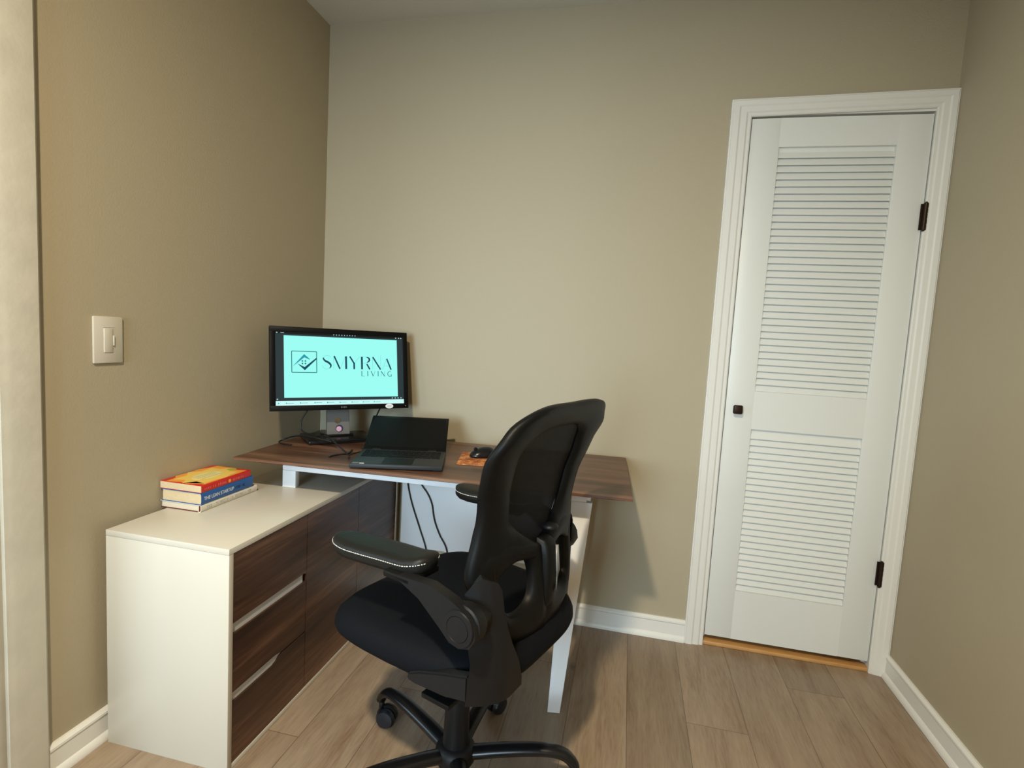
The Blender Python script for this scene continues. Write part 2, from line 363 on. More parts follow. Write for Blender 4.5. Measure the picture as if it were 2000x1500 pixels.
# shoe moulding is part of the white foot; doorway casing on the left wall
CAS = [(0, 0), (0, 0.0), (0.010, 0.0), (0.013, 0.006), (0.016, 0.018), (0.0175, 0.06), (0.018, 0.083), (0.014, 0.086), (0, 0.086)]
def casing_vert(name, yin, yout, x, nx, z1, m):
    """flat casing board on the left wall between yin (opening side) and yout"""
    bm = bmesh.new(); d = 1 if yout > yin else -1; w = abs(yout - yin)
    prof = [(0, 0), (0.012, 0), (0.014, 0.01), (0.017, 0.02), (0.0175, w - 0.006), (0.013, w), (0, w)]
    A = [bm.verts.new((x + nx * a, yin + d * b, 0)) for a, b in prof]; B = [bm.verts.new((x + nx * a, yin + d * b, z1)) for a, b in prof]
    n = len(prof); bm.faces.new(A); bm.faces.new(B[::-1])
    for i in range(n): bm.faces.new((A[i], A[(i + 1) % n], B[(i + 1) % n], B[i]))
    return fin(name, bm, m, auto=25)
struct(casing_vert('trim_1', LY1, LY1 + 0.085, 0, 1, 2.13, 'worntrim'), 'scuffed off-white doorway casing at the left edge of the room')
struct(casing_vert('trim_2', LY0, LY0 - 0.085, 0, 1, 2.13, 'worntrim'))
struct(bx('trim_3', 0, 0.0175, LY0, LY1, 2.05, 2.13, 'worntrim', bev=0.002))
jm = bmesh.new(); box(jm, -0.125, 0.002, LY1 - 0.018, LY1 + 0.001, 0, 2.05, 0.002); box(jm, -0.125, 0.002, LY0 - 0.001, LY0 + 0.018, 0, 2.05, 0.002); box(jm, -0.125, 0.002, LY0, LY1, 2.034, 2.051)
box(jm, -0.125, -0.06, LY1 - 0.030, LY1 - 0.018, 0, 2.04); box(jm, -0.125, -0.06, LY0 + 0.018, LY0 + 0.030, 0, 2.04)
jamb = struct(fin('trim_4', jm, 'worntrim', auto=40))
bx('strike_plate', -0.045, -0.004, LY1 - 0.0205, LY1 - 0.0175, 0.905, 0.965, 'steel', jamb, bev=0.001)

# closet door casing (on the back wall)
def casing_back():
    prof = [(0, 0), (0.009, 0), (0.012, 0.004), (0.012, 0.014), (0.016, 0.020), (0.017, 0.040), (0.0205, 0.046), (0.021, 0.066), (0.017, 0.070), (0.017, 0.0735), (0, 0.0735)]
    # prof: (thickness toward room, distance from inner edge)
    bm = bmesh.new(); wL = 0.0735; zi = 2.034; zr = 2.046
    xi0, xi1 = DX0 + 0.0, DX1 - 0.002
    k = (RX - 0.001 - xi1) / wL
    rows = []
    for t, d in prof:
        rows.append([(xi0 - d, -t, 0), (xi0 - d, -t, zi + d * 0.80), (xi1 + d * k, -t, zr + d * 0.80), (xi1 + d * k, -t, 0)])
    V = [[bm.verts.new(p) for p in r] for r in rows]; n = len(prof)
    for i in range(n):
        a, b = V[i], V[(i + 1) % n]
        for j in range(3): bm.faces.new((a[j], a[j + 1], b[j + 1], b[j]))
    bm.faces.new([r[0] for r in V]); bm.faces.new([r[3] for r in V][::-1])
    return fin('trim_5', bm, 'trim', auto=25)
struct(casing_back(), 'white moulded casing around the louvered door')
jm = bmesh.new(); box(jm, DX0 - 0.012, DX0, -0.001, 0.12, 0, 2.045); box(jm, DX1, DX1 + 0.012, -0.001, 0.12, 0, 2.045); box(jm, DX0 - 0.012, DX1 + 0.012, -0.001, 0.12, 2.038, 2.05)
box(jm, DX0, DX0 + 0.012, 0.037, 0.065, 0, 2.04); box(jm, DX1 - 0.012, DX1, 0.037, 0.065, 0, 2.04); box(jm, DX0, DX1, 0.037, 0.065, 2.026, 2.04)
struct(fin('trim_6', jm, 'trim'))
th = bmesh.new(); box(th, DX0 + 0.001, DX1 - 0.001, -0.004, 0.10, 0.0, 0.016, 0.004)
struct(fin('trim_7', th, 'oak', auto=40), 'golden oak threshold strip under the louvered door')

# ------------------------------------------------------------------ louvered closet door
def louver_door():
    root = empty('door_1', (0, 0, 0)); struct(root, 'white louvered closet door with two slatted panels and a bronze knob')
    x0, x1, z0, z1 = DX0 + 0.004, DX1 - 0.004, 0.040, 2.030; lx0, lx1 = 1.835, 2.217; y0, y1 = 0.0, 0.034
    P = [(0.883, 0.238), (1.928, 1.029)]
    fr = bmesh.new()
    box(fr, x0, lx0, y0, y1, z0, z1, 0.0015); box(fr, lx1, x1, y0, y1, z0, z1, 0.0015)
    for a, b in ((z0, 0.238), (0.883, 1.029), (1.928, z1)): box(fr, lx0 - 0.001, lx1 + 0.001, y0 + 0.0002, y1, a, b)
    fin('frame', fr, 'door', root, auto=40)
    pitch = 0.0252
    for zt, zb in P:
        bm = bmesh.new(); box(bm, lx0 + 0.0005, lx1 - 0.0005, 0.013, 0.022, zt - 0.016, zt); z_t = zt - 0.013; n = int(round((z_t - zb) / pitch)); pt = (z_t - zb) / n
        for i in range(n):
            zc = zb + (i + 0.5) * pt
            # slat slopes: lower edge toward the room, upper edge away
            pts = [(0.0060, zc - 0.0132), (0.0035, zc - 0.0118), (0.0030, zc - 0.0095), (0.0042, zc - 0.0060), (0.0165, zc + 0.0160), (0.0205, zc + 0.0150), (0.0205, zc + 0.0110)]
            A = [bm.verts.new((lx0 + 0.0005, y, z)) for y, z in pts]; B = [bm.verts.new((lx1 - 0.0005, y, z)) for y, z in pts]
            m_ = len(pts); bm.faces.new(A); bm.faces.new(B[::-1])
            for k in range(m_): bm.faces.new((A[k], A[(k + 1) % m_], B[(k + 1) % m_], B[k]))
        fin('louver_panel', bm, 'door', root, auto=30)
    # knob
    kb = bmesh.new(); box(kb, 1.759, 1.793, -0.030, -0.016, 0.939, 0.973, 0.006, seg=3)
    tube(kb, [(1.776, -0.018, 0.956), (1.776, 0.001, 0.956)], 0.008, 12); k = fin('door_knob', kb, 'bronze', root, auto=40); k['label'] = 'small square dark bronze knob'
    for za, zb in ((1.634, 1.727), (0.339, 0.433)):
        h = bmesh.new(); tube(h, [(DX1 - 0.001, -0.010, za), (DX1 - 0.001, -0.010, zb)], 0.0068, 12)
        for q in range(5): zz = za + (zb - za) * (q + 0.5) / 5; tube(h, [(DX1 - 0.001, -0.010, zz - 0.0075), (DX1 - 0.001, -0.010, zz + 0.0075)], 0.0075, 12)
        box(h, DX1 - 0.014, DX1 + 0.008, -0.006, -0.002, za + 0.002, zb - 0.002)
        tube(h, [(DX1 - 0.001, -0.010, za - 0.004), (DX1 - 0.001, -0.010, za)], 0.004, 10); tube(h, [(DX1 - 0.001, -0.010, zb), (DX1 - 0.001, -0.010, zb + 0.004)], 0.004, 10)
        fin('hinge', h, 'bronze', root, auto=40)
    return root
louver_door()

# ------------------------------------------------------------------ dimmer switch on the left wall
sw = empty('dimmer_switch', (0.0, -1.017, 1.113)); tag(sw, 'white dimmer switch plate on the left wall beside the doorway', 'switch')
bx('cover_plate', 0.0, 0.007, -0.041, 0.041, -0.062, 0.062, 'lam', sw, bev=0.003)
bx('rocker', 0.006, 0.0095, -0.014, 0.0095, -0.033, 0.031, 'lam', sw, bev=0.001)
bx('slider', 0.006, 0.0115, 0.0105, 0.0135, -0.015, 0.012, 'lam', sw, bev=0.0008)
bx('trim_line', 0.0065, 0.0078, -0.016, 0.0145, 0.0335, 0.0352, 'lamin', sw)

# ------------------------------------------------------------------ cabinet
CX0, CX1, CY0, CY1, CZ = 0.030, 0.414, -1.051, -0.040, 0.608
cab = empty('low_cabinet', (0.222, -0.545, 0)); tag(cab, 'long low white cabinet with dark walnut drawers and doors along left wall', 'cabinet')
PC = T(-0.222, 0.545, 0)
def cpart(name, x0, x1, y0, y1, z0, z1, m, bev=0.0008): return bx(name, x0, x1, y0, y1, z0, z1, m, cab, bev, mw=PC)
cpart('top_panel', CX0, CX1, CY0, CY1, CZ - 0.016, CZ, 'lam')
cpart('end_panel', CX0, CX1, CY0, CY0 + 0.016, 0, CZ - 0.0165, 'lam'); cpart('end_panel', CX0, CX1, CY1 - 0.016, CY1, 0, CZ - 0.0165, 'lam')
cpart('base_panel', CX0, CX1, CY0 + 0.0165, CY1 - 0.0165, 0.0, 0.014, 'lam')
cpart('back_panel', CX0, CX0 + 0.006, CY0 + 0.0165, CY1 - 0.0165, 0.015, CZ - 0.0165, 'lamin', 0)
YD1, YD2 = -0.712, -0.387
cpart('divider', CX0 + 0.007, CX1 - 0.022, YD1 - 0.008, YD1 + 0.008, 0.015, CZ - 0.0165, 'lamin', 0)
FX = CX1 - 0.0185   # front slabs sit nearly flush with the carcass
def front(name, pts, m='wal_y', parent=cab):
    return prism_obj(name, pts, lambda u, v, w: (w - 0.222, u + 0.545, v), FX, CX1 - 0.0015, m, parent, bev=0.0008)
ya, yb = CY0 + 0.018, YD1 - 0.002
# three drawers, hand slots cut in their edges
d1 = front('drawer_front', [(ya, 0.403), (ya, 0.5905), (yb, 0.5905), (yb, 0.398), (yb - 0.008, 0.402), (yb - 0.012, 0.403)])
d2 = front('drawer_front', [(ya, 0.213), (ya, 0.374), (yb, 0.374), (yb, 0.2075), (-0.828, 0.2075), (-0.842, 0.209), (-0.858, 0.2125), (-0.872, 0.213)])
d3 = front('drawer_front', [(ya, 0.016), (ya, 0.186), (-0.872, 0.186), (-0.856, 0.190), (-0.842, 0.199), (-0.828, 0.2035), (yb, 0.2035), (yb, 0.016)])
SL1 = [(ya, 0.3745), (ya, 0.4025), (yb - 0.0125, 0.4025), (yb - 0.0125, 0.3745)]
SL2 = [(ya, 0.1865), (ya, 0.2125), (-0.872, 0.2125), (-0.858, 0.2120), (-0.842, 0.2085), (-0.828, 0.2070), (-0.828, 0.2040), (-0.842, 0.1995), (-0.856, 0.1905), (-0.872, 0.1865)]
for sl in (SL1, SL2): prism_obj('hand_slot', sl, lambda u, v, w: (w - 0.222, u + 0.545, v), FX, CX1 - 0.0062, 'lamin', cab)
d4 = front('cabinet_door', [(YD1 + 0.001, 0.016), (YD1 + 0.001, 0.5905), (YD2 - 0.001, 0.5905), (YD2 - 0.001, 0.016)])
d5 = front('cabinet_door', [(YD2 + 0.001, 0.016), (YD2 + 0.001, 0.5905), (CY1 - 0.018, 0.5905), (CY1 - 0.018, 0.016)])

# ------------------------------------------------------------------ desk (turned 2.6 degrees)
DTH = 0.0465
desk = empty('writing_desk', (1.376, -0.029, 0), DTH); tag(desk, 'walnut-topped desk on a white frame, resting on the low cabinet', 'desk')
dl = -1.312; df = -0.5686; DZ = 0.729
def top_mesh():
    bm = bmesh.new(); lv = [(0.0, 0.0), (0.0, -0.008), (0.055, -0.026)]
    rings = []
    for ins, dz in lv:
        x0, x1, y0, y1 = dl + ins, -ins, df + ins, -min(ins, 0.012)
        rings.append([bm.verts.new((x, y, DZ + dz)) for x, y in ((x0, y0), (x1, y0), (x1, y1), (x0, y1))])
    bm.faces.new(rings[0]); bm.faces.new(rings[-1][::-1])
    for a, b in zip(rings, rings[1:]):
        for k in range(4): bm.faces.new((a[k], a[(k + 1) % 4], b[(k + 1) % 4], b[k]))
    bmesh.ops.recalc_face_normals(bm, faces=bm.faces)
    es = [e for e in bm.edges if all(v.co.z > DZ - 0.001 for v in e.verts)]
    bmesh.ops.bevel(bm, geom=es, offset=0.0012, segments=2, affect='EDGES')
    return fin('desktop', bm, 'wal_x', desk, auto=30)
top_mesh()
UZ = DZ - 0.026
# frame in desk-local coordinates
def dloc(x, y):
    c, s = math.cos(-DTH), math.sin(-DTH); dx, dy = x - 1.376, y + 0.029
    return (c * dx - s * dy, s * dx + c * dy)
ry = dloc(0.8, -0.50)[1]
fm = bmesh.new()
pxl = dloc(0.194, -0.49)[0]; pxr = dloc(1.262, -0.50)[0]
box(fm, pxl, pxr, ry - 0.012, ry + 0.012, UZ - 0.034, UZ, 0.0015)
box(fm, pxl, pxr, -0.075, -0.051, UZ - 0.034, UZ, 0.0015)
for xx in (pxl, pxl + 0.55, pxr - 0.03): box(fm, xx, xx + 0.03, ry + 0.012, -0.075, UZ - 0.030, UZ - 0.004)
fin('frame', fm, 'wmetal', desk, auto=40)
for yy in (ry - 0.012, -0.075): bx('support_post', pxl, pxl + 0.05, yy, yy + 0.024, CZ + 0.0005, UZ - 0.0345, 'wmetal', desk, bev=0.001)
def leg(yb_, yt, name='leg'):
    bm = bmesh.new()
    b0, b1 = dloc(1.190, -0.574)[0], dloc(1.229, -0.574)[0]; t0, t1 = dloc(1.200, -0.5)[0], dloc(1.281, -0.51)[0]
    zt = UZ - 0.0345
    lo = [(b0, yb_), (b1, yb_ + 0.004), (b1, yb_ + 0.024), (b0, yb_ + 0.020)]; hi = [(t0, yt - 0.012), (t1, yt - 0.012), (t1, yt + 0.012), (t0, yt + 0.012)]
    A = [bm.verts.new((x, y, 0)) for x, y in lo]; B = [bm.verts.new((x, y, zt)) for x, y in hi]
    bm.faces.new(A); bm.faces.new(B[::-1])
    for k in range(4): bm.faces.new((A[k], A[(k + 1) % 4], B[(k + 1) % 4], B[k]))
    bmesh.ops.bevel(bm, geom=list(bm.edges), offset=0.001, segments=1, affect='EDGES')
    return fin(name, bm, 'wmetal', desk)
leg(dloc(1.2, -0.574)[1], ry); leg(-0.090, -0.063)
mp0, mp1 = dloc(0.43, -0.06)[0], dloc(1.16, -0.06)[0]
bx('modesty_panel', 0.436, 1.15, -0.047, -0.034, 0.24, UZ - 0.0005, 'wmetal', desk, bev=0.001, mw=(T(1.376, -0.029, 0) @ Matrix.Rotation(DTH, 4, 'Z')).inverted())

# ------------------------------------------------------------------ books
def flat_star(name, pts, z, m, parent, th=0.0003):
    return prism_obj(name, pts, lambda u, v, w: (u, v, w), z, z + th, m, parent, auto=60)
def book(name, x0, x1, y0, y1, z0, z1, cov, pages, label, cover_t=0.0022, rot=0.0, hard=True, spine_round=0.004):
    """lies flat, spine along y at x1"""
    cx, cy = (x0 + x1) / 2, (y0 + y1) / 2; root = empty(name, (cx, cy, z0), rot); tag(root, label, 'book', 'books stacked on the cabinet')
    hx, hy, h = (x1 - x0) / 2, (y1 - y0) / 2, z1 - z0
    bm = bmesh.new()
    # cover wraps round the spine: one C-shaped section
    n = 7; outer = [(-hx, h)] + [(hx - spine_round + spine_round * math.sin(t), h - (h / 2) + (h / 2) * math.cos(t)) for t in [PI * i / n for i in range(n + 1)]] + [(-hx, 0)]
    inner = [(-hx, cover_t)] + [(hx - spine_round - cover_t * 0.5 + spine_round * math.sin(t), h / 2 - (h / 2 - cover_t) * math.cos(t)) for t in [PI * i / n for i in range(n + 1)]] + [(-hx, h - cover_t)]
    sec = outer + inner
    A = [bm.verts.new((x, -hy, z)) for x, z in sec]; B = [bm.verts.new((x, hy, z)) for x, z in sec]; m_ = len(sec); q = len(outer)
    for k in range(m_): bm.faces.new((A[k], A[(k + 1) % m_], B[(k + 1) % m_], B[k]))
    for S in (A, B):
        for k in range(q - 1): bm.faces.new((S[k], S[k + 1], S[m_ - 2 - k], S[m_ - 1 - k]))
    fin('cover', bm, cov, root, auto=35)
    ov = 0.003 if hard else 0.0003
    pb = bmesh.new(); box(pb, -hx + ov, hx - spine_round - 0.001, -hy + ov, hy - ov, cover_t, h - cover_t)
    fin('page_block', pb, pages, root)
    return root, hx, hy, h
def text_mesh(s, size, name='text_tmp'):
    c = bpy.data.curves.new(name, 'FONT'); c.body = s; c.size = size; c.align_x = 'LEFT'; c.align_y = 'CENTER'; c.extrude = 0.00012
    t = bpy.data.objects.new(name, c); COL.objects.link(t); bpy.context.view_layer.update()
    me = bpy.data.meshes.new_from_object(t.evaluated_get(bpy.context.evaluated_depsgraph_get())); bpy.data.objects.remove(t)
    return me
def text(name, s, size, m, parent, mw, sx=1.0, bold=0.0):
    me = text_mesh(s, size); me.materials.clear()
    if sx != 1.0: me.transform(Matrix.Diagonal((sx, 1, 1, 1)))
    me.transform(mw)
    return link(name, me, m, parent)
b1, hx, hy, h1 = book('hardback_book', 0.006, 0.152, -0.857, -0.614, 0.6082, 0.6300, 'bwhite', 'paperw', 'ivory-jacketed hardback, bottom of the book stack on the cabinet', cover_t=0.0018)
# red board showing at the fore foot of the jacket
bm = bmesh.new(); box(bm, -hx + 0.001, hx - 0.012, -hy - 0.0006, -hy + 0.004, 0.0002, 0.0018); box(bm, hx - 0.0085, hx - 0.0065, -hy - 0.0006, -hy + 0.004, 0.002, h1 - 0.003); fin('board_edge', bm, 'maroon', b1)
b2, hx2, hy2, h2 = book('paperback_book', 0.010, 0.153, -0.858, -0.636, 0.6302, 0.6665, 'blue', 'paper', 'blue-spined book in the middle of the book stack', cover_t=0.0016, hard=True, spine_round=0.003)
b3, hx3, hy3, h3 = book('paperback_book.001', 0.004, 0.152, -0.856, -0.648, 0.6667, 0.6890, 'red', 'paper', 'red and yellow patterned book on top of the book stack', cover_t=0.0012, hard=False, spine_round=0.002)
# spine lettering: text runs along +y reading from the near end, up = +z, faces +x
def spine_mw(hx_, y, z): return axis_mat((hx_ + 0.0002, y, z), (0, 1, 0), (0, 0, 1), (1, 0, 0))
text('spine_title', 'THE LEAN STARTUP', 0.0155, 'white', b2, spine_mw(hx2, -hy2 + 0.010, h2 * 0.47), 0.88)
# worn, illegible lettering on the other two spines, kept as small strokes
def scribble(name, y0, y1, z0, z1, x, m, parent, n, seed):
    rr = random.Random(seed); bm = bmesh.new(); y = y0
    st = (y1 - y0) / n
    for i in range(n):
        if rr.random() < 0.12: y += st; continue
        k = rr.choice((0, 1, 2)); w = st * 0.18
        box(bm, x - 0.0002, x + 0.0002, y, y + w, z0, z1)
        if k != 0: box(bm, x - 0.0002, x + 0.0002, y, y + st * 0.6, z1 - w, z1)
        if k == 2: box(bm, x - 0.0002, x + 0.0002, y, y + st * 0.6, z0, z0 + w)
        if k == 1: box(bm, x - 0.0002, x + 0.0002, y + st * 0.42, y + st * 0.6, z0, z1)
        y += st
    return fin(name, bm, m, parent)
scribble('spine_title', -hy + 0.022, hy - 0.030, 0.0075, 0.0145, hx + 0.0002, 'faint', b1, 26, 3)
scribble('spine_title', -hy3 + 0.012, -hy3 + 0.100, 0.0065, 0.0135, hx3 + 0.0002, 'salmon', b3, 13, 5)
scribble('spine_title', -hy3 + 0.128, -hy3 + 0.178, 0.0065, 0.0135, hx3 + 0.0002, 'salmon', b3, 7, 9)
scribble('spine_author', -hy2 + 0.125, -hy2 + 0.185, 0.013, 0.021, hx2 + 0.0002, 'dkblue', b2, 9, 2)
bm = bmesh.new(); lathe(bm, [(0.0055, -0.0002), (0.0055, 0.0002)], 20, axis_mat((hx3 + 0.0003, -hy3 + 0.113, 0.010), (0, 1, 0), (0, 0, 1), (1, 0, 0))); fin('spine_emblem', bm, 'orange', b3)
# jagged burst print on the top cover: red ground, orange then yellow then pale centre
def burst(n, ax, ay, k, seed, cx=0.0, cy=0.0):
    rr = random.Random(seed); out = []
    for i in range(2 * n):
        a = 2 * PI * i / (2 * n); q = (1.0 if i % 2 == 0 else k) * rr.uniform(0.9, 1.06)
        out.append((max(-hx3 + 0.001, min(hx3 - 0.006, cx + ax * q * math.cos(a))), max(-hy3 + 0.001, min(hy3 - 0.002, cy + ay * q * math.sin(a)))))
    return out
flat_star('cover_print', burst(9, 0.105, 0.140, 0.74, 1), h3, 'orange', b3)
flat_star('cover_print', burst(8, 0.078, 0.108, 0.72, 2, 0.004, -0.002), h3 + 0.0003, 'yellow', b3)
flat_star('cover_print', [(0.030 * math.cos(2 * PI * i / 20) + 0.004, 0.052 * math.sin(2 * PI * i / 20) - 0.006) for i in range(20)], h3 + 0.0006, 'cream', b3)
flat_star('cover_print', [(0.02 + 0.016 * math.cos(2 * PI * i / 12), 0.082 + 0.013 * math.sin(2 * PI * i / 12)) for i in range(12)], h3 + 0.0006, 'olive', b3)
bm = bmesh.new(); rr = random.Random(8)
for row, xx in enumerate((0.020, 0.004, -0.010)):
    y = -0.046
    while y < 0.030:
        w = rr.uniform(0.003, 0.006); box(bm, xx - 0.005, xx + 0.004, y, y + 0.0012, h3 + 0.0009, h3 + 0.0011); box(bm, xx + 0.002, xx + 0.004, y, y + w, h3 + 0.0009, h3 + 0.0011); y += w + 0.003
fin('cover_title', bm, 'olive', b3)

# ------------------------------------------------------------------ monitor
YAW = 0.785; TILT = 0.171
mon = empty('computer_monitor', (0.243, -0.253, DZ), 0); tag(mon, 'wide black computer monitor with aqua logo screen, on desk in the corner', 'monitor')
Rv = Vector((math.cos(YAW), math.sin(YAW), 0)); Nh = Vector((math.sin(YAW), -math.cos(YAW), 0))
Uv = Vector((0, 0, 1)) * math.cos(TILT) - Nh * math.sin(TILT); Nv = Rv.cross(Uv).normalized()
MC = Vector((0.273, -0.283, 1.018)) - Vector((0.243, -0.253, DZ))
MM = axis_mat(MC, Rv, Uv, Nv)      # x right, y up, z toward the viewer
w2, h2_ = 0.265, 0.1575
bm = bmesh.new()
for a in ((-w2, w2, h2_ - 0.019, h2_), (-w2, w2, -h2_, -h2_ + 0.020), (-w2, -w2 + 0.019, -h2_ + 0.019, h2_ - 0.018), (w2 - 0.019, w2, -h2_ + 0.019, h2_ - 0.018)): box(bm, a[0], a[1], a[2], a[3], -0.022, 0.0, 0.0015)
fin('bezel', bm, 'bez', mon, mw=MM, auto=40)
bm = bmesh.new(); box(bm, -w2 + 0.003, w2 - 0.003, -h2_ + 0.003, h2_ - 0.003, -0.040, -0.020, 0.004); box(bm, -0.15, 0.15, -0.10, 0.10, -0.062, -0.038, 0.008)
fin('rear_shell', bm, 'bez', mon, mw=MM, auto=40)
SX, SY0, SY1 = w2 - 0.019, -h2_ + 0.020, h2_ - 0.019
def sc_(u, v): return (-SX + u * 2 * SX, SY1 - v * (SY1 - SY0))     # u right, v down, 0..1
scr = bx('screen', -SX, SX, SY0, SY1, -0.006, -0.003, 'scrd', mon, mw=MM)
SB = -0.003
def sbox(name, u0, v0, u1, v1, m, lvl=1):
    a, b = sc_(u0, v0), sc_(u1, v1); return bx(name, a[0], b[0], b[1], a[1], SB, SB + 0.00025 * lvl, m, scr, mw=MM)
sbox('title_bar', 0, 0, 1, 0.030, 'scrk')
sbox('displayed_page', 0.060, 0.052, 0.948, 0.895, 'scr')
sbox('taskbar', 0, 0.938, 1, 1.0, 'scrw')
bm = bmesh.new()
for i in range(9):
    a = sc_(0.43 + i * 0.021, 0.016); box(bm, a[0] - 0.0018, a[0] + 0.0018, a[1] - 0.0015, a[1] + 0.0015, SB, SB + 0.0004)
for u, v in ((0.012, 0.018), (0.94, 0.02), (0.965, 0.02), (0.985, 0.02), (0.90, 0.918), (0.925, 0.918), (0.95, 0.918), (0.975, 0.918), (0.012, 0.915)):
    a = sc_(u, v); box(bm, a[0] - 0.0024, a[0] + 0.0024, a[1] - 0.002, a[1] + 0.002, SB, SB + 0.0004)
a = sc_(0.05, 0.018); box(bm, a[0] - 0.006, a[0] + 0.006, a[1] - 0.001, a[1] + 0.001, SB, SB + 0.0004)
fin_loose('toolbar_icon', bm, 'scrl', scr, mw=MM)
bm = bmesh.new()
for i, u in enumerate((0.02, 0.075, 0.175, 0.28, 0.375, 0.47, 0.565, 0.655, 0.745)):
    a = sc_(u, 0.969); box(bm, a[0] - 0.0018, a[0] + 0.0018, a[1] - 0.0022, a[1] + 0.0022, SB, SB + 0.0006)
    if i > 0: box(bm, a[0] + 0.003, a[0] + 0.026, a[1] - 0.0006, a[1] + 0.0006, SB, SB + 0.0005)
fin_loose('taskbar_icon', bm, 'inkt', scr, mw=MM)
# logo: panel coordinates from the photo, u,v inside the screen
def spoly(bm, pts, lvl=2):
    P = [sc_(*p) for p in pts]; prism(bm, P, lambda u, v, w: (u, v, w), SB, SB + 0.0002 * lvl)
def sline(bm, p, q, wpx, lvl=2):
    a, b = Vector(sc_(*p)), Vector(sc_(*q)); d = (b - a).normalized(); n = Vector((-d.y, d.x)) * wpx / 2
    prism(bm, [tuple(a + n), tuple(b + n), tuple(b - n), tuple(a - n)], lambda u, v, w: (u, v, w), SB, SB + 0.0002 * lvl)
bm = bmesh.new()
qa, qb, qc, qd = (0.115, 0.262), (0.297, 0.262), (0.297, 0.552), (0.115, 0.552)
for p, q in ((qa, qb), (qb, qc), (qc, qd), (qd, qa)): sline(bm, p, q, 0.0028)
fin('logo_frame', bm, 'inkg', scr, mw=MM)
bm = bmesh.new()
spoly(bm, [(0.122, 0.47), (0.205, 0.300), (0.206, 0.345), (0.16, 0.415)]); spoly(bm, [(0.205, 0.300), (0.250, 0.372), (0.242, 0.372), (0.206, 0.345)])
fin('logo_roof', bm, 'inkt', scr, mw=MM)
bm = bmesh.new(); spoly(bm, [(0.155, 0.430), (0.208, 0.478), (0.209, 0.522)]); spoly(bm, [(0.208, 0.478), (0.296, 0.345), (0.296, 0.368), (0.209, 0.522)])
fin('logo_tick', bm, 'ink', scr, mw=MM)
bm = bmesh.new()
for u in (0.192, 0.214):
    for v in (0.395, 0.430):
        a = sc_(u, v); box(bm, a[0] - 0.0026, a[0] + 0.0026, a[1] - 0.0026, a[1] + 0.0026, SB, SB + 0.0005)
fin('logo_window', bm, 'inkg', scr, mw=MM)
# lettering: thick strokes and hairlines
def sarc(bm, pts, w0, w1, lvl=2, n=10):
    P = catmull([Vector((*sc_(*p), 0)) for p in pts], n); k = len(P)
    L_, R_ = [], []
    for i, p in enumerate(P):
        t = (P[min(k - 1, i + 1)] - P[max(0, i - 1)]).normalized(); nn = Vector((-t.y, t.x, 0)); s = i / (k - 1); w = w0 + (w1 - w0) * math.sin(PI * s)
        L_.append(p + nn * w / 2); R_.append(p - nn * w / 2)
    for i in range(k - 1): prism(bm, [tuple(L_[i][:2]), tuple(L_[i + 1][:2]), tuple(R_[i + 1][:2]), tuple(R_[i][:2])], lambda u, v, w: (u, v, w), SB, SB + 0.0002 * lvl)
T0, T1 = 0.315, 0.497
TH_ = 0.0058; hw = 0.0009; tw = 0.0028; BW = 0.0074
LETTERS = [   # (thick strokes, hairlines) of each letter of the word mark; three numbers after the points are widths
 ([('a', [(0.352, T0 + .026), (0.347, 0.352), (0.360, 0.384), (0.385, 0.408), (0.402, 0.438), (0.402, 0.470), (0.392, T1 - .006)], 0.0014, 0.0078)], [('a', [(0.405, 0.340), (0.392, 0.318), (0.372, T0 - .004), (0.352, 0.330)], hw, hw), ('a', [(0.340, 0.450), (0.350, 0.485), (0.372, T1 + .004), (0.392, 0.488)], hw, hw)]),
 ([('l', (0.430, T0), (0.474, T1), TH_), ('l', (0.523, T0), (0.523, T1), BW)], [('l', (0.426, T0), (0.426, T1), hw), ('l', (0.476, T1), (0.517, T0), hw)]),
 ([('l', (0.553, T0), (0.587, 0.415), TH_), ('l', (0.587, 0.405), (0.587, T1), 0.0066)], [('l', (0.590, 0.408), (0.630, T0), hw)]),
 ([('l', (0.650, T0), (0.650, T1), BW), ('a', [(0.688, T0 + .005), (0.708, 0.335), (0.710, 0.370), (0.690, 0.402)], 0.0015, 0.0070), ('l', (0.690, 0.418), (0.714, T1), TH_)], [('l', (0.657, T0), (0.692, T0), hw), ('l', (0.657, 0.408), (0.692, 0.408), hw)]),
 ([('l', (0.740, T0), (0.804, T1), TH_)], [('l', (0.738, T0), (0.738, T1), hw), ('l', (0.806, T0 - .02), (0.806, T1), hw)]),
 ([('l', (0.858, T0 + 0.02), (0.894, T1), TH_)], [('l', (0.820, T1), (0.856, T0 + 0.02), hw), ('l', (0.834, 0.44), (0.875, 0.44), hw)])]
L0, L1 = 0.520, 0.598
SMALL = [[('l', (0.648, L0), (0.648, L1), tw), ('l', (0.648, L1), (0.672, L1), 0.0010)], [('l', (0.696, L0), (0.696, L1), tw)], [('l', (0.724, L0), (0.742, L1), tw), ('l', (0.742, L1), (0.758, L0), 0.0010)],
 [('l', (0.783, L0), (0.783, L1), tw)], [('l', (0.808, L0), (0.808, L1), 0.0010), ('l', (0.808, L0), (0.838, L1), tw), ('l', (0.838, L0), (0.838, L1), 0.0010)],
 [('a', [(0.893, L0 + .012), (0.880, L0), (0.866, 0.545), (0.866, 0.575), (0.880, L1), (0.893, L1 - .008)], 0.0010, 0.0026), ('l', (0.894, 0.565), (0.894, L1), tw)]]
def strokes(name, lst, m):
    bm = bmesh.new()
    for st in lst:
        if st[0] == 'l': sline(bm, *st[1:])
        else: sarc(bm, *st[1:])
    return fin(name, bm, m, scr, mw=MM)
for thick, thin in LETTERS:
    strokes('logo_letter', thick, 'ink')
    for st in thin: strokes('letter_hairline', [st], 'hair')
for st in SMALL: strokes('logo_letter', st, 'inkg')
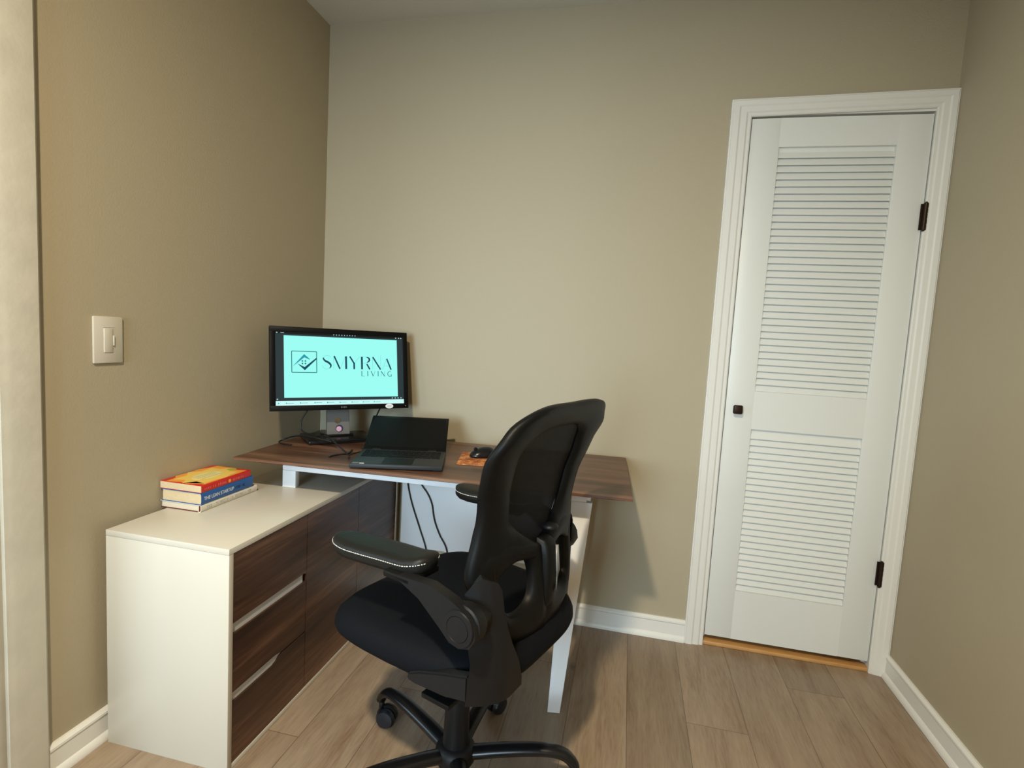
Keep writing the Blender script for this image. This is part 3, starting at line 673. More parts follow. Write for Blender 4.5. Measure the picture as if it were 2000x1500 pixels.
# bezel sticker and power light
bm = bmesh.new(); lathe(bm, [(1, 0), (1, 0.0006)], 24, axis_mat((0.182, -h2_ + 0.0095, 0.0), (0.0165, 0, 0), (0, 0.0095, 0), (0, 0, 1))); st_ = fin('sticker', bm, 'white', mon, mw=MM); st_['label'] = 'white oval sticker'
bm = bmesh.new(); lathe(bm, [(1, 0), (1, 0.0004)], 20, axis_mat((0.182, -h2_ + 0.0095, 0.0006), (0.011, 0, 0), (0, 0.0045, 0), (0, 0, 1))); fin('sticker_mark', bm, 'lamin', st_, mw=MM)
bx('power_light', 0.2500, 0.2522, -h2_ + 0.009, -h2_ + 0.011, 0, 0.0005, 'white', mon, mw=MM)
bm = bmesh.new()
for i in range(4): box(bm, -0.012 + i * 0.006, -0.0085 + i * 0.006, -h2_ + 0.007, -h2_ + 0.012, 0, 0.0004)
fin('maker_mark', bm, 'silver', mon, mw=MM)
# stand: leaning silver riser and black foot
SM = axis_mat((0.0, 0.0, 0.0), Rv, -Nh, (0, 0, 1))     # x right, y away from viewer
rs = [(-0.047, 0.035, 0.0, 0.012), (-0.040, 0.055, 0.26, 0.012)]
bm = bmesh.new()
lo = [(-0.045, 0.0), (0.045, 0.0), (0.045, 0.022), (-0.045, 0.022)]; hi = [(-0.040, 0.046), (0.040, 0.046), (0.040, 0.066), (-0.040, 0.066)]
A = [bm.verts.new((x, y, 0.018)) for x, y in lo]; B = [bm.verts.new((x, y, 0.30)) for x, y in hi]
bm.faces.new(A); bm.faces.new(B[::-1])
for k in range(4): bm.faces.new((A[k], A[(k + 1) % 4], B[(k + 1) % 4], B[k]))
bmesh.ops.bevel(bm, geom=list(bm.edges), offset=0.002, segments=2, affect='EDGES')
riser = fin('stand_riser', bm, 'silver', mon, mw=SM, auto=40); riser['label'] = 'silver stand riser with two round stickers'
def on_riser(x, z): t = (z - 0.018) / 0.282; return axis_mat((x, 0.046 * t - 0.0004, z), (1, 0, 0), (0, 0.161, 0.987), (0, -0.987, 0.161))
bm = bmesh.new(); lathe(bm, [(0.0125, 0), (0.0125, 0.001), (0.009, 0.001)], 24, SM @ on_riser(-0.004, 0.078)); fin('badge', bm, 'chrome', riser, auto=40)
bm = bmesh.new(); lathe(bm, [(0.015, 0), (0.015, 0.0006)], 24, SM @ on_riser(0.003, 0.046)); s2 = fin('sticker', bm, 'navy', riser)
bm = bmesh.new(); lathe(bm, [(0.0105, 0), (0.0105, 0.0004)], 24, SM @ on_riser(0.001, 0.0445) @ T(0, 0, 0.0006)); fin('sticker_print', bm, 'pink', riser)
bm = bmesh.new(); box(bm, -0.050, 0.050, 0.040, 0.075, 0.24, 0.31, 0.004); fin('neck_bracket', bm, 'blk', mon, mw=SM, auto=40)
bm = bmesh.new(); box(bm, -0.130, 0.130, -0.075, 0.100, 0.0005, 0.016, 0.005, seg=3); box(bm, -0.06, 0.06, -0.005, 0.05, 0.014, 0.024, 0.004); fin('stand_foot', bm, 'blkg', mon, mw=SM, auto=40)

# ------------------------------------------------------------------ laptop
LYW, PHI = 0.296, 1.10
lap = empty('laptop', (0.616, -0.485, DZ), LYW); tag(lap, 'open black laptop with dark screen, in front of the monitor on desk', 'laptop')
bm = bmesh.new(); box(bm, -0.150, 0.150, -0.113, 0.113, 0.004, 0.018, 0.003); fin('base', bm, 'lapg', lap, auto=40)
bm = bmesh.new()
for sx in (-0.13, 0.13):
    for sy in (-0.095, 0.095): box(bm, sx - 0.008, sx + 0.008, sy - 0.005, sy + 0.005, 0.0002, 0.0045)
fin_loose('rubber_foot', bm, 'blk', lap)
bm = bmesh.new(); box(bm, -0.138, 0.138, -0.010, 0.092, 0.0178, 0.0184); kw = fin('keyboard_well', bm, 'lapg', lap)
bm = bmesh.new()
for r_ in range(6):
    n = (15, 14, 14, 13, 12, 9)[r_]; w = 0.270 / n
    for i in range(n):
        x = -0.135 + i * w; y = 0.090 - r_ * 0.0165
        if r_ == 5 and 3 <= i <= 5:
            if i == 3: box(bm, x + 0.0012, x + 3 * w - 0.0012, y - 0.0145, y, 0.0184, 0.0202, 0.0008, seg=1)
            continue
        box(bm, x + 0.0012, x + w - 0.0012, y - 0.0145, y, 0.0184, 0.0202, 0.0008, seg=1)
fin('keys', bm, 'bez', kw, auto=40)
bm = bmesh.new(); box(bm, -0.05, 0.05, -0.105, -0.030, 0.0179, 0.0186, 0.0002, seg=1); fin('trackpad', bm, 'blk', lap)
bm = bmesh.new(); 
for i in range(3): box(bm, -0.050 + i * 0.034, -0.0175 + i * 0.034, -0.028, -0.015, 0.018, 0.0195, 0.0005, seg=1)
fin_loose('trackpad_button', bm, 'grey', lap, auto=40)
bm = bmesh.new(); box(bm, -0.142, -0.122, -0.105, -0.090, 0.018, 0.0184); sk = fin('sticker', bm, 'silver', lap); sk['label'] = 'pale square sticker on the palm rest'
bx('sticker', -0.119, -0.104, -0.106, -0.099, 0.018, 0.0184, 'white', lap)
LM = T(0, 0.113, 0.016) @ Matrix.Rotation(-PHI, 4, 'X')      # lid: local z up the lid, y behind
bm = bmesh.new(); box(bm, -0.150, 0.150, -0.0005, 0.006, 0.002, 0.210, 0.002); lid = fin('lid', bm, 'bez', lap, mw=LM, auto=40)
bm = bmesh.new(); box(bm, -0.139, 0.139, -0.0012, -0.0002, 0.018, 0.196); fin('screen', bm, 'lcd', lid, mw=LM)
bm = bmesh.new()
for sx in (-0.115, 0.085): tube(bm, [(sx, 0.115, 0.016), (sx + 0.03, 0.115, 0.016)], 0.0055, 12)
fin_loose('hinge', bm, 'blk', lap, auto=40)

# ------------------------------------------------------------------ mouse mat and mouse
mm_ = empty('mouse_mat', (0.862, -0.320, DZ), 0.20); tag(mm_, 'small orange autumn-coloured mouse mat on desk right of the laptop', 'mouse mat')
MAT = bmesh.new(); box(MAT, -0.082, 0.082, -0.098, 0.098, 0.0004, 0.0034, 0.001); 
fin('printed_surface', MAT, 'pad', mm_, auto=40); bx('rubber_backing', -0.0825, 0.0825, -0.0985, 0.0985, 0.0001, 0.0012, 'cable', mm_)
ms = empty('computer_mouse', (0.855, -0.285, DZ + 0.0036), 2.25); tag(ms, 'black computer mouse on the orange mouse mat', 'mouse')
bm = bmesh.new(); bmesh.ops.create_uvsphere(bm, u_segments=28, v_segments=18, radius=1.0)
for v in bm.verts:
    x, y, z = v.co; sx = 0.030 * (1 + 0.10 * y * y); v.co = Vector((x * sx, y * 0.052, max(0.0, z) ** 0.85 * 0.036 * (1 - 0.22 * y) + 0.0005 if z > 0 else 0.0005))
fin('body', bm, 'blkg', ms, smooth=True)
bm = bmesh.new(); lathe(bm, [(0.006, -0.003), (0.007, -0.002), (0.007, 0.002), (0.006, 0.003)], 20, axis_mat((0, 0.030, 0.029), (0, 1, 0), (0, 0, 1), (1, 0, 0))); fin('scroll_wheel', bm, 'grey', ms, auto=40)

# ------------------------------------------------------------------ cables
def cable(name, pts, r, label, m='cable', group=None, n=10):
    bm = bmesh.new(); tube(bm, catmull(pts, n), r, 8); o = fin(name, bm, m, smooth=True); tag(o, label, 'cable', group); return o
z = DZ + 0.0035
cable('power_cable', [(0.185, -0.315, 0.905), (0.165, -0.33, 0.870), (0.140, -0.35, 0.815), (0.150, -0.36, 0.775), (0.215, -0.37, 0.765), (0.285, -0.40, 0.770), (0.345, -0.430, 0.750), (0.385, -0.445, z), (0.405, -0.470, z)], 0.0028, 'black cable hanging in front of the monitor riser on its left')
cable('video_cable', [(0.372, -0.130, 0.880), (0.350, -0.125, 0.840), (0.325, -0.115, 0.790), (0.318, -0.11, 0.750), (0.330, -0.10, z), (0.37, -0.09, z)], 0.0030, 'black cable dropping from the right half of the monitor to the desk')
cable('looped_cable', [(0.30, -0.400, z + 0.022), (0.23, -0.400, z + 0.030), (0.16, -0.385, z + 0.028), (0.105, -0.37, z + 0.015), (0.072, -0.375, z), (0.082, -0.405, z), (0.115, -0.425, z), (0.150, -0.425, z)], 0.0028, 'black cable looping out over the desk left of the monitor foot')
cable('laptop_cable', [(0.385, -0.40, z), (0.400, -0.455, z), (0.375, -0.500, z), (0.370, -0.530, z)], 0.0030, 'short black cable end lying between monitor foot and laptop')
cable('charger_cable', [(0.400, -0.36, z), (0.435, -0.37, z), (0.425, -0.42, z), (0.415, -0.470, z), (0.440, -0.52, z + 0.004), (0.452, -0.535, z + 0.008)], 0.0022, 'thin black cable plugged into the left side of the laptop')
hub = empty('desk_hub', (0.485, -0.165, DZ), 0.12); tag(hub, 'flat black device behind the laptop beside the monitor riser', 'device')
bx('casing', -0.065, 0.045, -0.035, 0.045, 0.0005, 0.028, 'blk', hub, bev=0.003)
bm = bmesh.new()
for i in range(5): box(bm, -0.055, 0.035, -0.0354, -0.0342, 0.005 + i * 0.004, 0.006 + i * 0.004)
fin('vent_slots', bm, 'grey', hub)
hm = cable('under_desk_cable', [(0.440, -0.0545, 0.665), (0.452, -0.0535, 0.590), (0.463, -0.0535, 0.527), (0.472, -0.0535, 0.485), (0.491, -0.0535, 0.423), (0.529, -0.0535, 0.325), (0.561, -0.0535, 0.238), (0.585, -0.0535, 0.12), (0.60, -0.058, 0.03), (0.63, -0.07, 0.0035), (0.70, -0.09, 0.0035)], 0.0030, 'left one of two black cables hanging down the white panel under desk')
cable('under_desk_cable.001', [(0.475, -0.0545, 0.665), (0.495, -0.0535, 0.590), (0.525, -0.0535, 0.529), (0.557, -0.0535, 0.488), (0.578, -0.0535, 0.445), (0.592, -0.0535, 0.379), (0.619, -0.0535, 0.315), (0.652, -0.0535, 0.258), (0.675, -0.0535, 0.15), (0.69, -0.057, 0.04), (0.72, -0.07, 0.0037), (0.80, -0.09, 0.0037)], 0.0032, 'right one of two black cables hanging down the white panel under desk')
bm = bmesh.new(); box(bm, 0.466, 0.482, -0.0500, -0.0472, 0.461, 0.473, 0.001); clip = fin('cable_clip', bm, 'wmetal'); tag(clip, 'tiny white adhesive clip on the panel behind the left hanging cable', 'clip')

# ------------------------------------------------------------------ office chair
CH = empty('office_chair', (0.992, -0.912, 0.0), R(160 - 90)); tag(CH, 'black mesh-back swivel office chair on casters with padded flip-up arms', 'chair')
def P3(f, s, z): return Vector((-s, f, z))       # forward, chair-left, up -> chair space
def interp(x, X, Y):
    if x <= X[0]: return Y[0]
    for i in range(len(X) - 1):
        if x <= X[i + 1]: t = (x - X[i]) / (X[i + 1] - X[i]); t = t * t * (3 - 2 * t) * 0.5 + t * 0.5; return Y[i] + (Y[i + 1] - Y[i]) * t
    return Y[-1]
def BF(s, z): return interp(z, [0.48, 0.55, 0.70, 0.78, 0.85, 0.93, 1.0, 1.055], [-0.214, -0.220, -0.203, -0.190, -0.195, -0.212, -0.240, -0.275]) + interp(z, [0.55, 0.70, 0.80, 0.90, 0.98, 1.05], [0.85, 0.80, 0.38, 0.12, -0.10, -0.15]) * s * s
def polar(pts, c, n):
    """closed (s,z) loop resampled at n equal angles around c"""
    P = catmull([(a, b, 0) for a, b in pts], 8, True); out = []
    for k in range(n):
        a = 2 * PI * k / n; d = Vector((math.cos(a), math.sin(a))); best = 0
        for i in range(len(P)):
            p, q = P[i].xy - Vector(c), P[(i + 1) % len(P)].xy - Vector(c); e = q - p; den = d.x * e.y - d.y * e.x
            if abs(den) < 1e-12: continue
            t = (p.x * e.y - p.y * e.x) / den; u = (p.x * d.y - p.y * d.x) / den
            if t > 0 and -1e-6 <= u <= 1 + 1e-6: best = max(best, t)
        out.append((c[0] + d.x * best, c[1] + d.y * best))
    return out
SH = -0.012
def PB(f, s, z): return P3(f, s + SH, z)
def mirror(h): return h + [(-s, z_) for s, z_ in h[::-1] if abs(s) > 1e-6]
outer_h = [(0, 1.046), (0.07, 1.047), (0.12, 1.045), (0.165, 1.036), (0.200, 1.018), (0.226, 0.990), (0.238, 0.960), (0.238, 0.925), (0.226, 0.878), (0.213, 0.838), (0.207, 0.80), (0.211, 0.757), (0.219, 0.720), (0.222, 0.690), (0.217, 0.662), (0.190, 0.650), (0.155, 0.672), (0.10, 0.692), (0, 0.675)]
inner_h = [(0, 0.987), (0.05, 0.986), (0.09, 0.981), (0.118, 0.968), (0.135, 0.945), (0.139, 0.910), (0.132, 0.86), (0.122, 0.81), (0.112, 0.785), (0.082, 0.757), (0.040, 0.728), (0, 0.708)]
def ring_plate(bm, outer, inner, c, n, section):
    O_ = polar(outer, c, n); I_ = polar(inner, c, n); m_ = len(section); rows = []
    for k in range(n):
        row = []
        for u, off in section:
            s = O_[k][0] + (I_[k][0] - O_[k][0]) * u; zz = O_[k][1] + (I_[k][1] - O_[k][1]) * u
            row.append(bm.verts.new(PB(BF(s, zz) + off, s, zz)))
        rows.append(row)
    for k in range(n):
        a, b = rows[k], rows[(k + 1) % n]
        for j in range(m_): bm.faces.new((a[j], a[(j + 1) % m_], b[(j + 1) % m_], b[j]))
sec_main = [(0.0, 0.010), (-0.02, 0.003), (0.0, -0.005), (0.06, -0.011), (0.20, -0.015), (0.5, -0.016), (0.80, -0.014), (0.94, -0.009), (1.0, 0.0), (0.96, 0.006), (0.7, 0.009), (0.3, 0.013), (0.08, 0.015)]
sec_low = [(0.0, 0.010), (0.0, -0.006), (0.10, -0.014), (0.5, -0.018), (0.85, -0.012), (1.0, -0.002), (1.0, 0.012), (0.5, 0.014)]
bm = bmesh.new(); ring_plate(bm, mirror(outer_h), mirror(inner_h), (0, 0.86), 120, sec_main)
hole = [(0.142, 0.686), (0.100, 0.696), (0.058, 0.688), (0.040, 0.658), (0.042, 0.612), (0.060, 0.588), (0.098, 0.576), (0.130, 0.588), (0.145, 0.625), (0.150, 0.660)]
hout = [(0.196, 0.735), (0.10, 0.738), (0.0, 0.705), (-0.006, 0.655), (-0.006, 0.56), (0.0, 0.503), (0.08, 0.508), (0.135, 0.530), (0.178, 0.575), (0.200, 0.640), (0.204, 0.700)]
ring_plate(bm, hout, hole, (0.100, 0.637), 72, sec_low); ring_plate(bm, [(-a, b) for a, b in hout], [(-a, b) for a, b in hole], (-0.100, 0.637), 72, sec_low)
fin('back_frame', bm, 'blk', CH, auto=55)
bm = bmesh.new(); I_ = polar(mirror(inner_h), (0, 0.86), 60); rows = []
for q in range(9):
    t = 1.04 * (8 - q) / 8; rows.append([bm.verts.new(PB(BF(t * a, 0.86 + t * (b - 0.86)) + 0.006, t * a, 0.86 + t * (b - 0.86))) for a, b in I_])
for a, b in zip(rows, rows[1:]):
    for k in range(60): bm.faces.new((a[k], a[(k + 1) % 60], b[(k + 1) % 60], b[k]))
bmesh.ops.remove_doubles(bm, verts=bm.verts, dist=1e-5); fin('mesh_panel', bm, 'mesh', CH, smooth=True)
# lumbar carrier: central spine standing off the frame
bm = bmesh.new()
spine = [(0.722, -0.212, 0.018), (0.716, -0.224, 0.020), (0.705, -0.232, 0.022), (0.680, -0.238, 0.023), (0.640, -0.241, 0.023), (0.590, -0.240, 0.022), (0.565, -0.236, 0.020), (0.545, -0.228, 0.017)]
rows = []
for z_, fb, hw_ in spine:
    ff = BF(0, z_) - 0.002; c_ = -0.012; row = [PB(ff, c_ + hw_ + 0.004, z_), PB(fb + 0.008, c_ + hw_ + 0.001, z_), PB(fb + 0.002, c_ + hw_ - 0.002, z_), PB(fb, c_ + hw_ - 0.006, z_), PB(fb, c_ - hw_ + 0.006, z_), PB(fb + 0.002, c_ - hw_ + 0.002, z_), PB(fb + 0.008, c_ - hw_ - 0.001, z_), PB(ff, c_ - hw_ - 0.004, z_)]
    rows.append([bm.verts.new(p) for p in row])
for a, b in zip(rows, rows[1:]):
    for k in range(8): bm.faces.new((a[k], a[(k + 1) % 8], b[(k + 1) % 8], b[k]))
bm.faces.new(rows[0]); bm.faces.new(rows[-1][::-1])
lum = fin('lumbar_support', bm, 'blk', CH, auto=45)
bm = bmesh.new(); tube(bm, [PB(-0.2375, -0.026, 0.703), PB(-0.2440, -0.026, 0.645), PB(-0.2425, -0.026, 0.592)], 0.0042, 8); fin('highlight_strip', bm, 'silver', lum, smooth=True)  # edge highlight of the spine, modelled as a pale strip
bm = bmesh.new(); bmesh.ops.create_uvsphere(bm, u_segments=20, v_segments=12, radius=1.0, matrix=T(0.040, -0.215, 0.742) @ Matrix.Diagonal((0.020, 0.020, 0.009, 1))); fin('adjuster_lever', bm, 'grey', lum, smooth=True)
# seat cushion
def cushion():
    bm = bmesh.new(); N = 72
    prof = [(0.0, 0.517), (0.35, 0.517), (0.62, 0.515), (0.80, 0.511), (0.91, 0.503), (0.970, 0.490), (0.995, 0.475), (1.0, 0.462), (0.985, 0.450), (0.95, 0.442), (0.88, 0.437), (0.6, 0.434)]
    hs, hf = 0.258, 0.262; rings = []
    for r_, z_ in prof:
        ring = []
        for k in range(N):
            a = 2 * PI * k / N; ca, sa = math.cos(a), math.sin(a); e = 2 / 3.8
            s = math.copysign(abs(ca) ** e, ca) * hs * r_; f = math.copysign(abs(sa) ** e, sa) * hf * r_
            s *= 1 - 0.07 * max(0, -f / hf) * r_                       # narrower toward the back
            drop = 0.020 * max(0, (f / hf - 0.45)) ** 2 / 0.3         # waterfall front
            ring.append(bm.verts.new(P3(f + 0.010, s, z_ + 0.012 - drop + 0.008 * (abs(s) / hs) ** 2 * (1 if z_ > 0.47 else 0) * 0.6)))
        rings.append(ring)
    for a, b in zip(rings[1:], rings[2:]):
        for k in range(N): bm.faces.new((a[k], a[(k + 1) % N], b[(k + 1) % N], b[k]))
    c = bm.verts.new(P3(0.010, 0, 0.529))
    for k in range(N): bm.faces.new((c, rings[1][k], rings[1][(k + 1) % N]))
    bmesh.ops.delete(bm, geom=rings[0], context='VERTS')
    bm.faces.new(rings[-1])
    return fin('seat', bm, 'fab', CH, smooth=True)
cushion()
bm = bmesh.new(); N = 48
rg = [[bm.verts.new(P3(0.010 + math.copysign(abs(math.sin(a)) ** 0.62, math.sin(a)) * 0.215 * q, math.copysign(abs(math.cos(a)) ** 0.62, math.cos(a)) * 0.215 * q, z_)) for a in [2 * PI * k / N for k in range(N)]] for q, z_ in ((1.0, 0.4465), (1.0, 0.428), (0.93, 0.418))]
for a, b in zip(rg, rg[1:]):
    for k in range(N): bm.faces.new((a[k], a[(k + 1) % N], b[(k + 1) % N], b[k]))
bm.faces.new(rg[0]); bm.faces.new(rg[-1][::-1]); fin('seat_pan', bm, 'blk', CH, auto=45)
# tilt mechanism, gas column, hub
bm = bmesh.new(); box(bm, -0.075, 0.075, -0.11, 0.10, 0.385, 0.4175, 0.006); fin('tilt_mechanism', bm, 'blk', CH, auto=40)
bm = bmesh.new(); tube(bm, [P3(0.02, -0.05, 0.398), P3(0.03, -0.20, 0.396), P3(0.035, -0.235, 0.390)], 0.006, 10, 0.6); fin('tilt_lever', bm, 'blk', CH, smooth=True)
bm = bmesh.new(); lathe(bm, [(0.017, 0.30), (0.017, 0.39), (0.010, 0.395)], 24); fin('gas_piston', bm, 'grey', CH, auto=40)
bm = bmesh.new(); lathe(bm, [(0.036, 0.108), (0.034, 0.125), (0.032, 0.20), (0.031, 0.345), (0.0285, 0.350), (0.026, 0.352)], 32); fin('column_sleeve', bm, 'grey', CH, auto=40)
bm = bmesh.new(); lathe(bm, [(0.030, 0.058), (0.044, 0.062), (0.052, 0.075), (0.054, 0.092), (0.051, 0.105), (0.043, 0.114), (0.036, 0.118)], 32); fin('base_hub', bm, 'grey', CH, auto=40)
# five-star base, caster directions in the room: 153, 81, 9, -63, -135 degrees
def caster(parent, x, y, yaw):
    g = bpy.data.objects.new('caster', None); COL.objects.link(g); g.parent = parent; g.location = (x, y, 0); g.rotation_euler = (0, 0, yaw); g.empty_display_size = 0.02
    for s in (-1, 1):
        bm = bmesh.new(); lathe(bm, [(0.012, 0.004), (0.026, 0.004), (0.0285, 0.008), (0.0285, 0.017), (0.024, 0.023), (0.010, 0.025)], 28, axis_mat((0, 0, 0.0287), (0, 1, 0), (0, 0, 1), (s, 0, 0))); fin('wheel', bm, 'caster', g, auto=40)
    bm = bmesh.new(); pts = [(0.0315 * math.cos(a), 0.0287 + 0.0315 * math.sin(a)) for a in [R(-20 + 200 * i / 16) for i in range(17)]] + [(-0.020, 0.030), (0.0, 0.020), (0.020, 0.022)]
    prism(bm, pts, lambda u, v, w: (w, u, v), -0.0036, 0.0036)
    bmesh.ops.triangulate(bm, faces=[f for f in bm.faces if len(f.verts) > 6]); fin('wheel_guard', bm, 'grey', g, auto=30)
    bm = bmesh.new(); tube(bm, [(0, 0.018, 0.040), (0, 0.018, 0.085)], 0.0085, 12); tube(bm, [(0, 0.018, 0.078), (0, 0.018, 0.086)], 0.012, 12); fin('stem', bm, 'blkg', g, smooth=True)
    return g
for i, deg in enumerate((153, 81, 9, -63, -135)):
    a = R(deg - 70); d = Vector((math.cos(a), math.sin(a), 0))
    path = [d * 0.040 + Vector((0, 0, 0.092)), d * 0.10 + Vector((0, 0, 0.104)), d * 0.18 + Vector((0, 0, 0.116)), d * 0.245 + Vector((0, 0, 0.120)), d * 0.285 + Vector((0, 0, 0.112)), d * 0.308 + Vector((0, 0, 0.092)), d * 0.315 + Vector((0, 0, 0.078))]
    sp = catmull(path, 6); k = len(sp); rad = [0.0225 - 0.0055 * (j / (k - 1)) for j in range(k)]
    bm = bmesh.new(); tube(bm, sp, rad, 14, 0.72); fin('base_leg', bm, 'blkg', CH, smooth=True)
    yaw = a - PI / 2 + (0.5, -0.3, 0.8, 0.2, -0.6)[i]
    off = Matrix.Rotation(yaw, 3, 'Z') @ Vector((0, 0.018, 0)); p = d * 0.313 - off
    caster(CH, p.x, p.y, yaw)
# arms
LK = [(-0.035, 0.692), (-0.135, 0.698), (-0.190, 0.684), (-0.230, 0.667), (-0.246, 0.650), (-0.250, 0.628), (-0.238, 0.606), (-0.213, 0.598), (-0.190, 0.602), (-0.168, 0.620), (-0.110, 0.662)]
def lerp(x, X, Y):
    if x <= X[0]: return Y[0]
    for i in range(len(X) - 1):
        if x <= X[i + 1]: return Y[i] + (Y[i + 1] - Y[i]) * (x - X[i]) / (X[i + 1] - X[i])
    return Y[-1]
def arm(sg):
    ds, dfw, dz = (0.0, 0.0, 0.0) if sg > 0 else (-0.048, 0.055, 0.018)
    def P3(f, s, z): return Vector((-(s + sg * ds), f + dfw, z + dz))
    P3c = P3 if sg > 0 else (lambda f, s, z: Vector((-(s + 0.034), f - 0.008, z + 0.026)))
    P3b = lambda f, s, z: Vector((-s, f, z))
    bm = bmesh.new(); NT, NV = 16, 14; grids = []
    for thick in (0.0, 0.020):
        rows = []
        for iv in range(NV + 1):
            v = iv / NV; zn = 0.448 + 0.268 * v
            fF = lerp(zn, [0.44, 0.52, 0.535, 0.56, 0.62, 0.68, 0.716], [-0.205, -0.211, -0.216, -0.209, -0.200, -0.192, -0.192])
            sE = lerp(zn, [0.42, 0.46, 0.51, 0.56, 0.61, 0.64, 0.70, 0.716], [0.118, 0.112, 0.130, 0.160, 0.185, 0.195, 0.206, 0.215])
            so, fb, rc = 0.256 - thick, -0.250 + thick, 0.075 - thick
            fbk = fb + rc; A_ = Vector((fF, so)); sC = so - rc
            tm_ = 1.0 if sE <= sC else math.acos((sE - sC) / rc) / (PI / 2)
            path = ([A_, Vector((fbk, so))] if fbk < fF - 0.002 else [A_]) + [Vector((fbk - rc * math.sin(t * tm_ * PI / 2), sC + rc * math.cos(t * tm_ * PI / 2))) for t in ((0.25, 0.5, 0.75, 1.0) if fbk < fF - 0.002 else (0.5, 0.75, 1.0))]
            if sE < sC: path.append(Vector((fb, sE)))
            Ls = [0.0]
            for p, q in zip(path, path[1:]): Ls.append(Ls[-1] + (q - p).length)
            row = []
            for it in range(NT + 1):
                t = it / NT; d = t * Ls[-1]; k = 0
                while k < len(Ls) - 2 and d > Ls[k + 1]: k += 1
                p = path[k].lerp(path[k + 1], (d - Ls[k]) / max(1e-9, Ls[k + 1] - Ls[k]))
                zb_ = lerp(t, [0, 0.35, 0.7, 1.0], [0.008, 0.004, -0.006, -0.004]) * (1 - v); zt_ = lerp(t, [0, 0.25, 0.5, 1.0], [-0.034, -0.012, 0.0, -0.012]) * v ** 3
                row.append(bm.verts.new(P3b(p.x + (0.05 if sg < 0 else 0.0), sg * p.y, zn + zb_ + zt_)))
            rows.append(row)
        grids.append(rows)
    for rows in grids:
        for a, b in zip(rows, rows[1:]):
            for k in range(NT): bm.faces.new((a[k], a[k + 1], b[k + 1], b[k]))
    g0, g1 = grids
    for k in range(NT): bm.faces.new((g0[0][k], g0[0][k + 1], g1[0][k + 1], g1[0][k])); bm.faces.new((g0[-1][k], g0[-1][k + 1], g1[-1][k + 1], g1[-1][k]))
    for k in range(NV): bm.faces.new((g0[k][0], g0[k + 1][0], g1[k + 1][0], g1[k][0])); bm.faces.new((g0[k][-1], g0[k + 1][-1], g1[k + 1][-1], g1[k][-1]))
    foot = [(-0.200, 0.463), (-0.150, 0.452), (-0.070, 0.447), (-0.055, 0.449), (-0.049, 0.456), (-0.053, 0.466), (-0.083, 0.480), (-0.150, 0.502), (-0.195, 0.514), (-0.209, 0.519), (-0.210, 0.462)]
    fb_ = bmesh.new(); prism(fb_, foot, lambda u, v, w: P3b(u + (0.05 if sg < 0 else 0.0), sg * w, v), 0.230, 0.2562)
    bmesh.ops.recalc_face_normals(fb_, faces=fb_.faces); bmesh.ops.bevel(fb_, geom=[e for e in fb_.edges if e.calc_face_angle(0) > R(40)], offset=0.004, segments=2, affect='EDGES', clamp_overlap=True)
    bmesh.ops.triangulate(fb_, faces=[f for f in fb_.faces if len(f.verts) > 6])
    tm = bpy.data.meshes.new('tmp'); fb_.to_mesh(tm); fb_.free(); bm.from_mesh(tm); bpy.data.meshes.remove(tm)
    fin('arm_bracket', bm, 'grey', CH, auto=45)
    bm = bmesh.new(); box(bm, min(-sg * 0.10, -sg * 0.235), max(-sg * 0.10, -sg * 0.235), -0.150, -0.075, 0.408, 0.4195, 0.002); box(bm, min(-sg * 0.215, -sg * 0.240), max(-sg * 0.215, -sg * 0.240), -0.150, -0.075, 0.440, 0.470, 0.003); fin('arm_mount', bm, 'blk', CH, auto=40)
    ax = axis_mat(P3(-0.211, 0, 0.637), (0, 1, 0), (0, 0, 1), (-sg, 0, 0))
    bm = bmesh.new(); lathe(bm, [(0.026, 0.225), (0.030, 0.255), (0.038, 0.258), (0.0395, 0.262), (0.0395, 0.282), (0.036, 0.285)], 36, ax); fin('pivot_barrel', bm, 'grey', CH, auto=40)
    lk = prism_obj('arm_link', LK, lambda u, v, w: P3(u, sg * w, v), 0.272 if sg > 0 else 0.272, 0.296, 'grey', CH, bev=0.004, auto=45)
    bm = bmesh.new(); lathe(bm, [(0.031, 0.290), (0.0355, 0.2975), (0.034, 0.3000), (0.0255, 0.3005), (0.0245, 0.2990), (0.0240, 0.3005), (0.004, 0.3012)], 36, ax); fin('pivot_cap', bm, 'grey', lk, auto=30)
    bm = bmesh.new(); box(bm, min(-sg * 0.205, -sg * 0.296), max(-sg * 0.205, -sg * 0.296), 0, 0, 0, 0) if False else box(bm, min(-sg * (0.205 + ds), -sg * (0.296 + ds)), max(-sg * (0.205 + ds), -sg * (0.296 + ds)), -0.085 + dfw * 0.5, -0.01 + dfw * 0.5, 0.679 + dz, 0.693 + dz, 0.004); fin('pad_carrier', bm, 'blk', lk, auto=40)
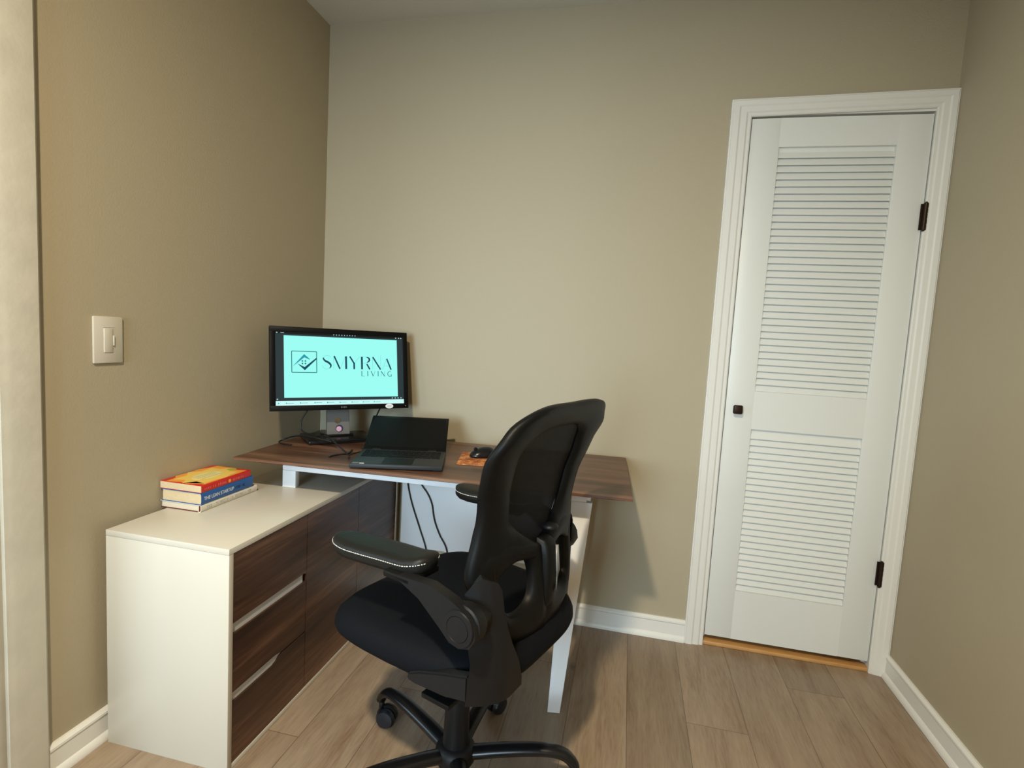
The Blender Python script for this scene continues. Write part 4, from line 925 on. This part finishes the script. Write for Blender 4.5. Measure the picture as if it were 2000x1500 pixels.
    # pad: rounded section swept forward
    st = [(-0.094, 0.004, 0.713, 0.2), (-0.090, 0.020, 0.713, 0.65), (-0.082, 0.032, 0.7115, 0.9), (-0.068, 0.039, 0.708, 1), (-0.04, 0.042, 0.702, 1), (0.02, 0.044, 0.699, 1), (0.08, 0.045, 0.695, 1), (0.13, 0.044, 0.692, 1), (0.165, 0.038, 0.692, 0.95), (0.185, 0.028, 0.694, 0.8), (0.196, 0.014, 0.696, 0.5), (0.199, 0.003, 0.697, 0.2)]
    secp = [(-1.0, 0.0), (-0.98, 0.006), (-0.86, 0.0115), (-0.5, 0.0145), (0, 0.0155), (0.5, 0.0145), (0.86, 0.0115), (0.98, 0.006), (1.0, 0.0), (0.98, -0.012), (0.85, -0.021), (0.4, -0.024), (-0.4, -0.024), (-0.85, -0.021), (-0.98, -0.012)]
    bm = bmesh.new(); rows = []
    for f, hw_, zc, q in st: rows.append([bm.verts.new(P3c(f, sg * 0.236 + u * hw_, zc + v * q)) for u, v in secp])
    for a, b in zip(rows, rows[1:]):
        for k in range(len(secp)): bm.faces.new((a[k], a[(k + 1) % len(secp)], b[(k + 1) % len(secp)], b[k]))
    bm.faces.new(rows[0]); bm.faces.new(rows[-1][::-1])
    pad = fin('arm_pad', bm, 'leath', CH, smooth=True)
    for e in (-1, 1):
        bm = bmesh.new()
        pth = catmull([P3c(f, sg * 0.236 + e * (hw_ + 0.0004), zc + 0.001) for f, hw_, zc, q in st[1:-1]], 6)
        L_ = 0.0; seg_ = []; 
        for a, b in zip(pth, pth[1:]):
            n = max(1, int((b - a).length / 0.002))
            for j in range(n): seg_.append((a.lerp(b, j / n), a.lerp(b, (j + 1) / n)))
        acc = 0
        for a, b in seg_:
            acc += (b - a).length
            if (acc % 0.0065) < 0.0045: tube(bm, [a, b], 0.0009, 5)
        fin('stitching', bm, 'thread', pad)
arm(1); arm(-1)
# ceiling can trim (gives the lamp its place)
cl = empty('recessed_light', (0.98, -2.43, H)); tag(cl, 'round recessed ceiling light with white trim behind the photographer', 'ceiling light')
bm = bmesh.new(); lathe(bm, [(0.070, -0.001), (0.095, -0.001), (0.093, -0.006), (0.074, -0.010), (0.070, -0.006)], 36); fin('trim_ring', bm, 'trim', cl, auto=40)
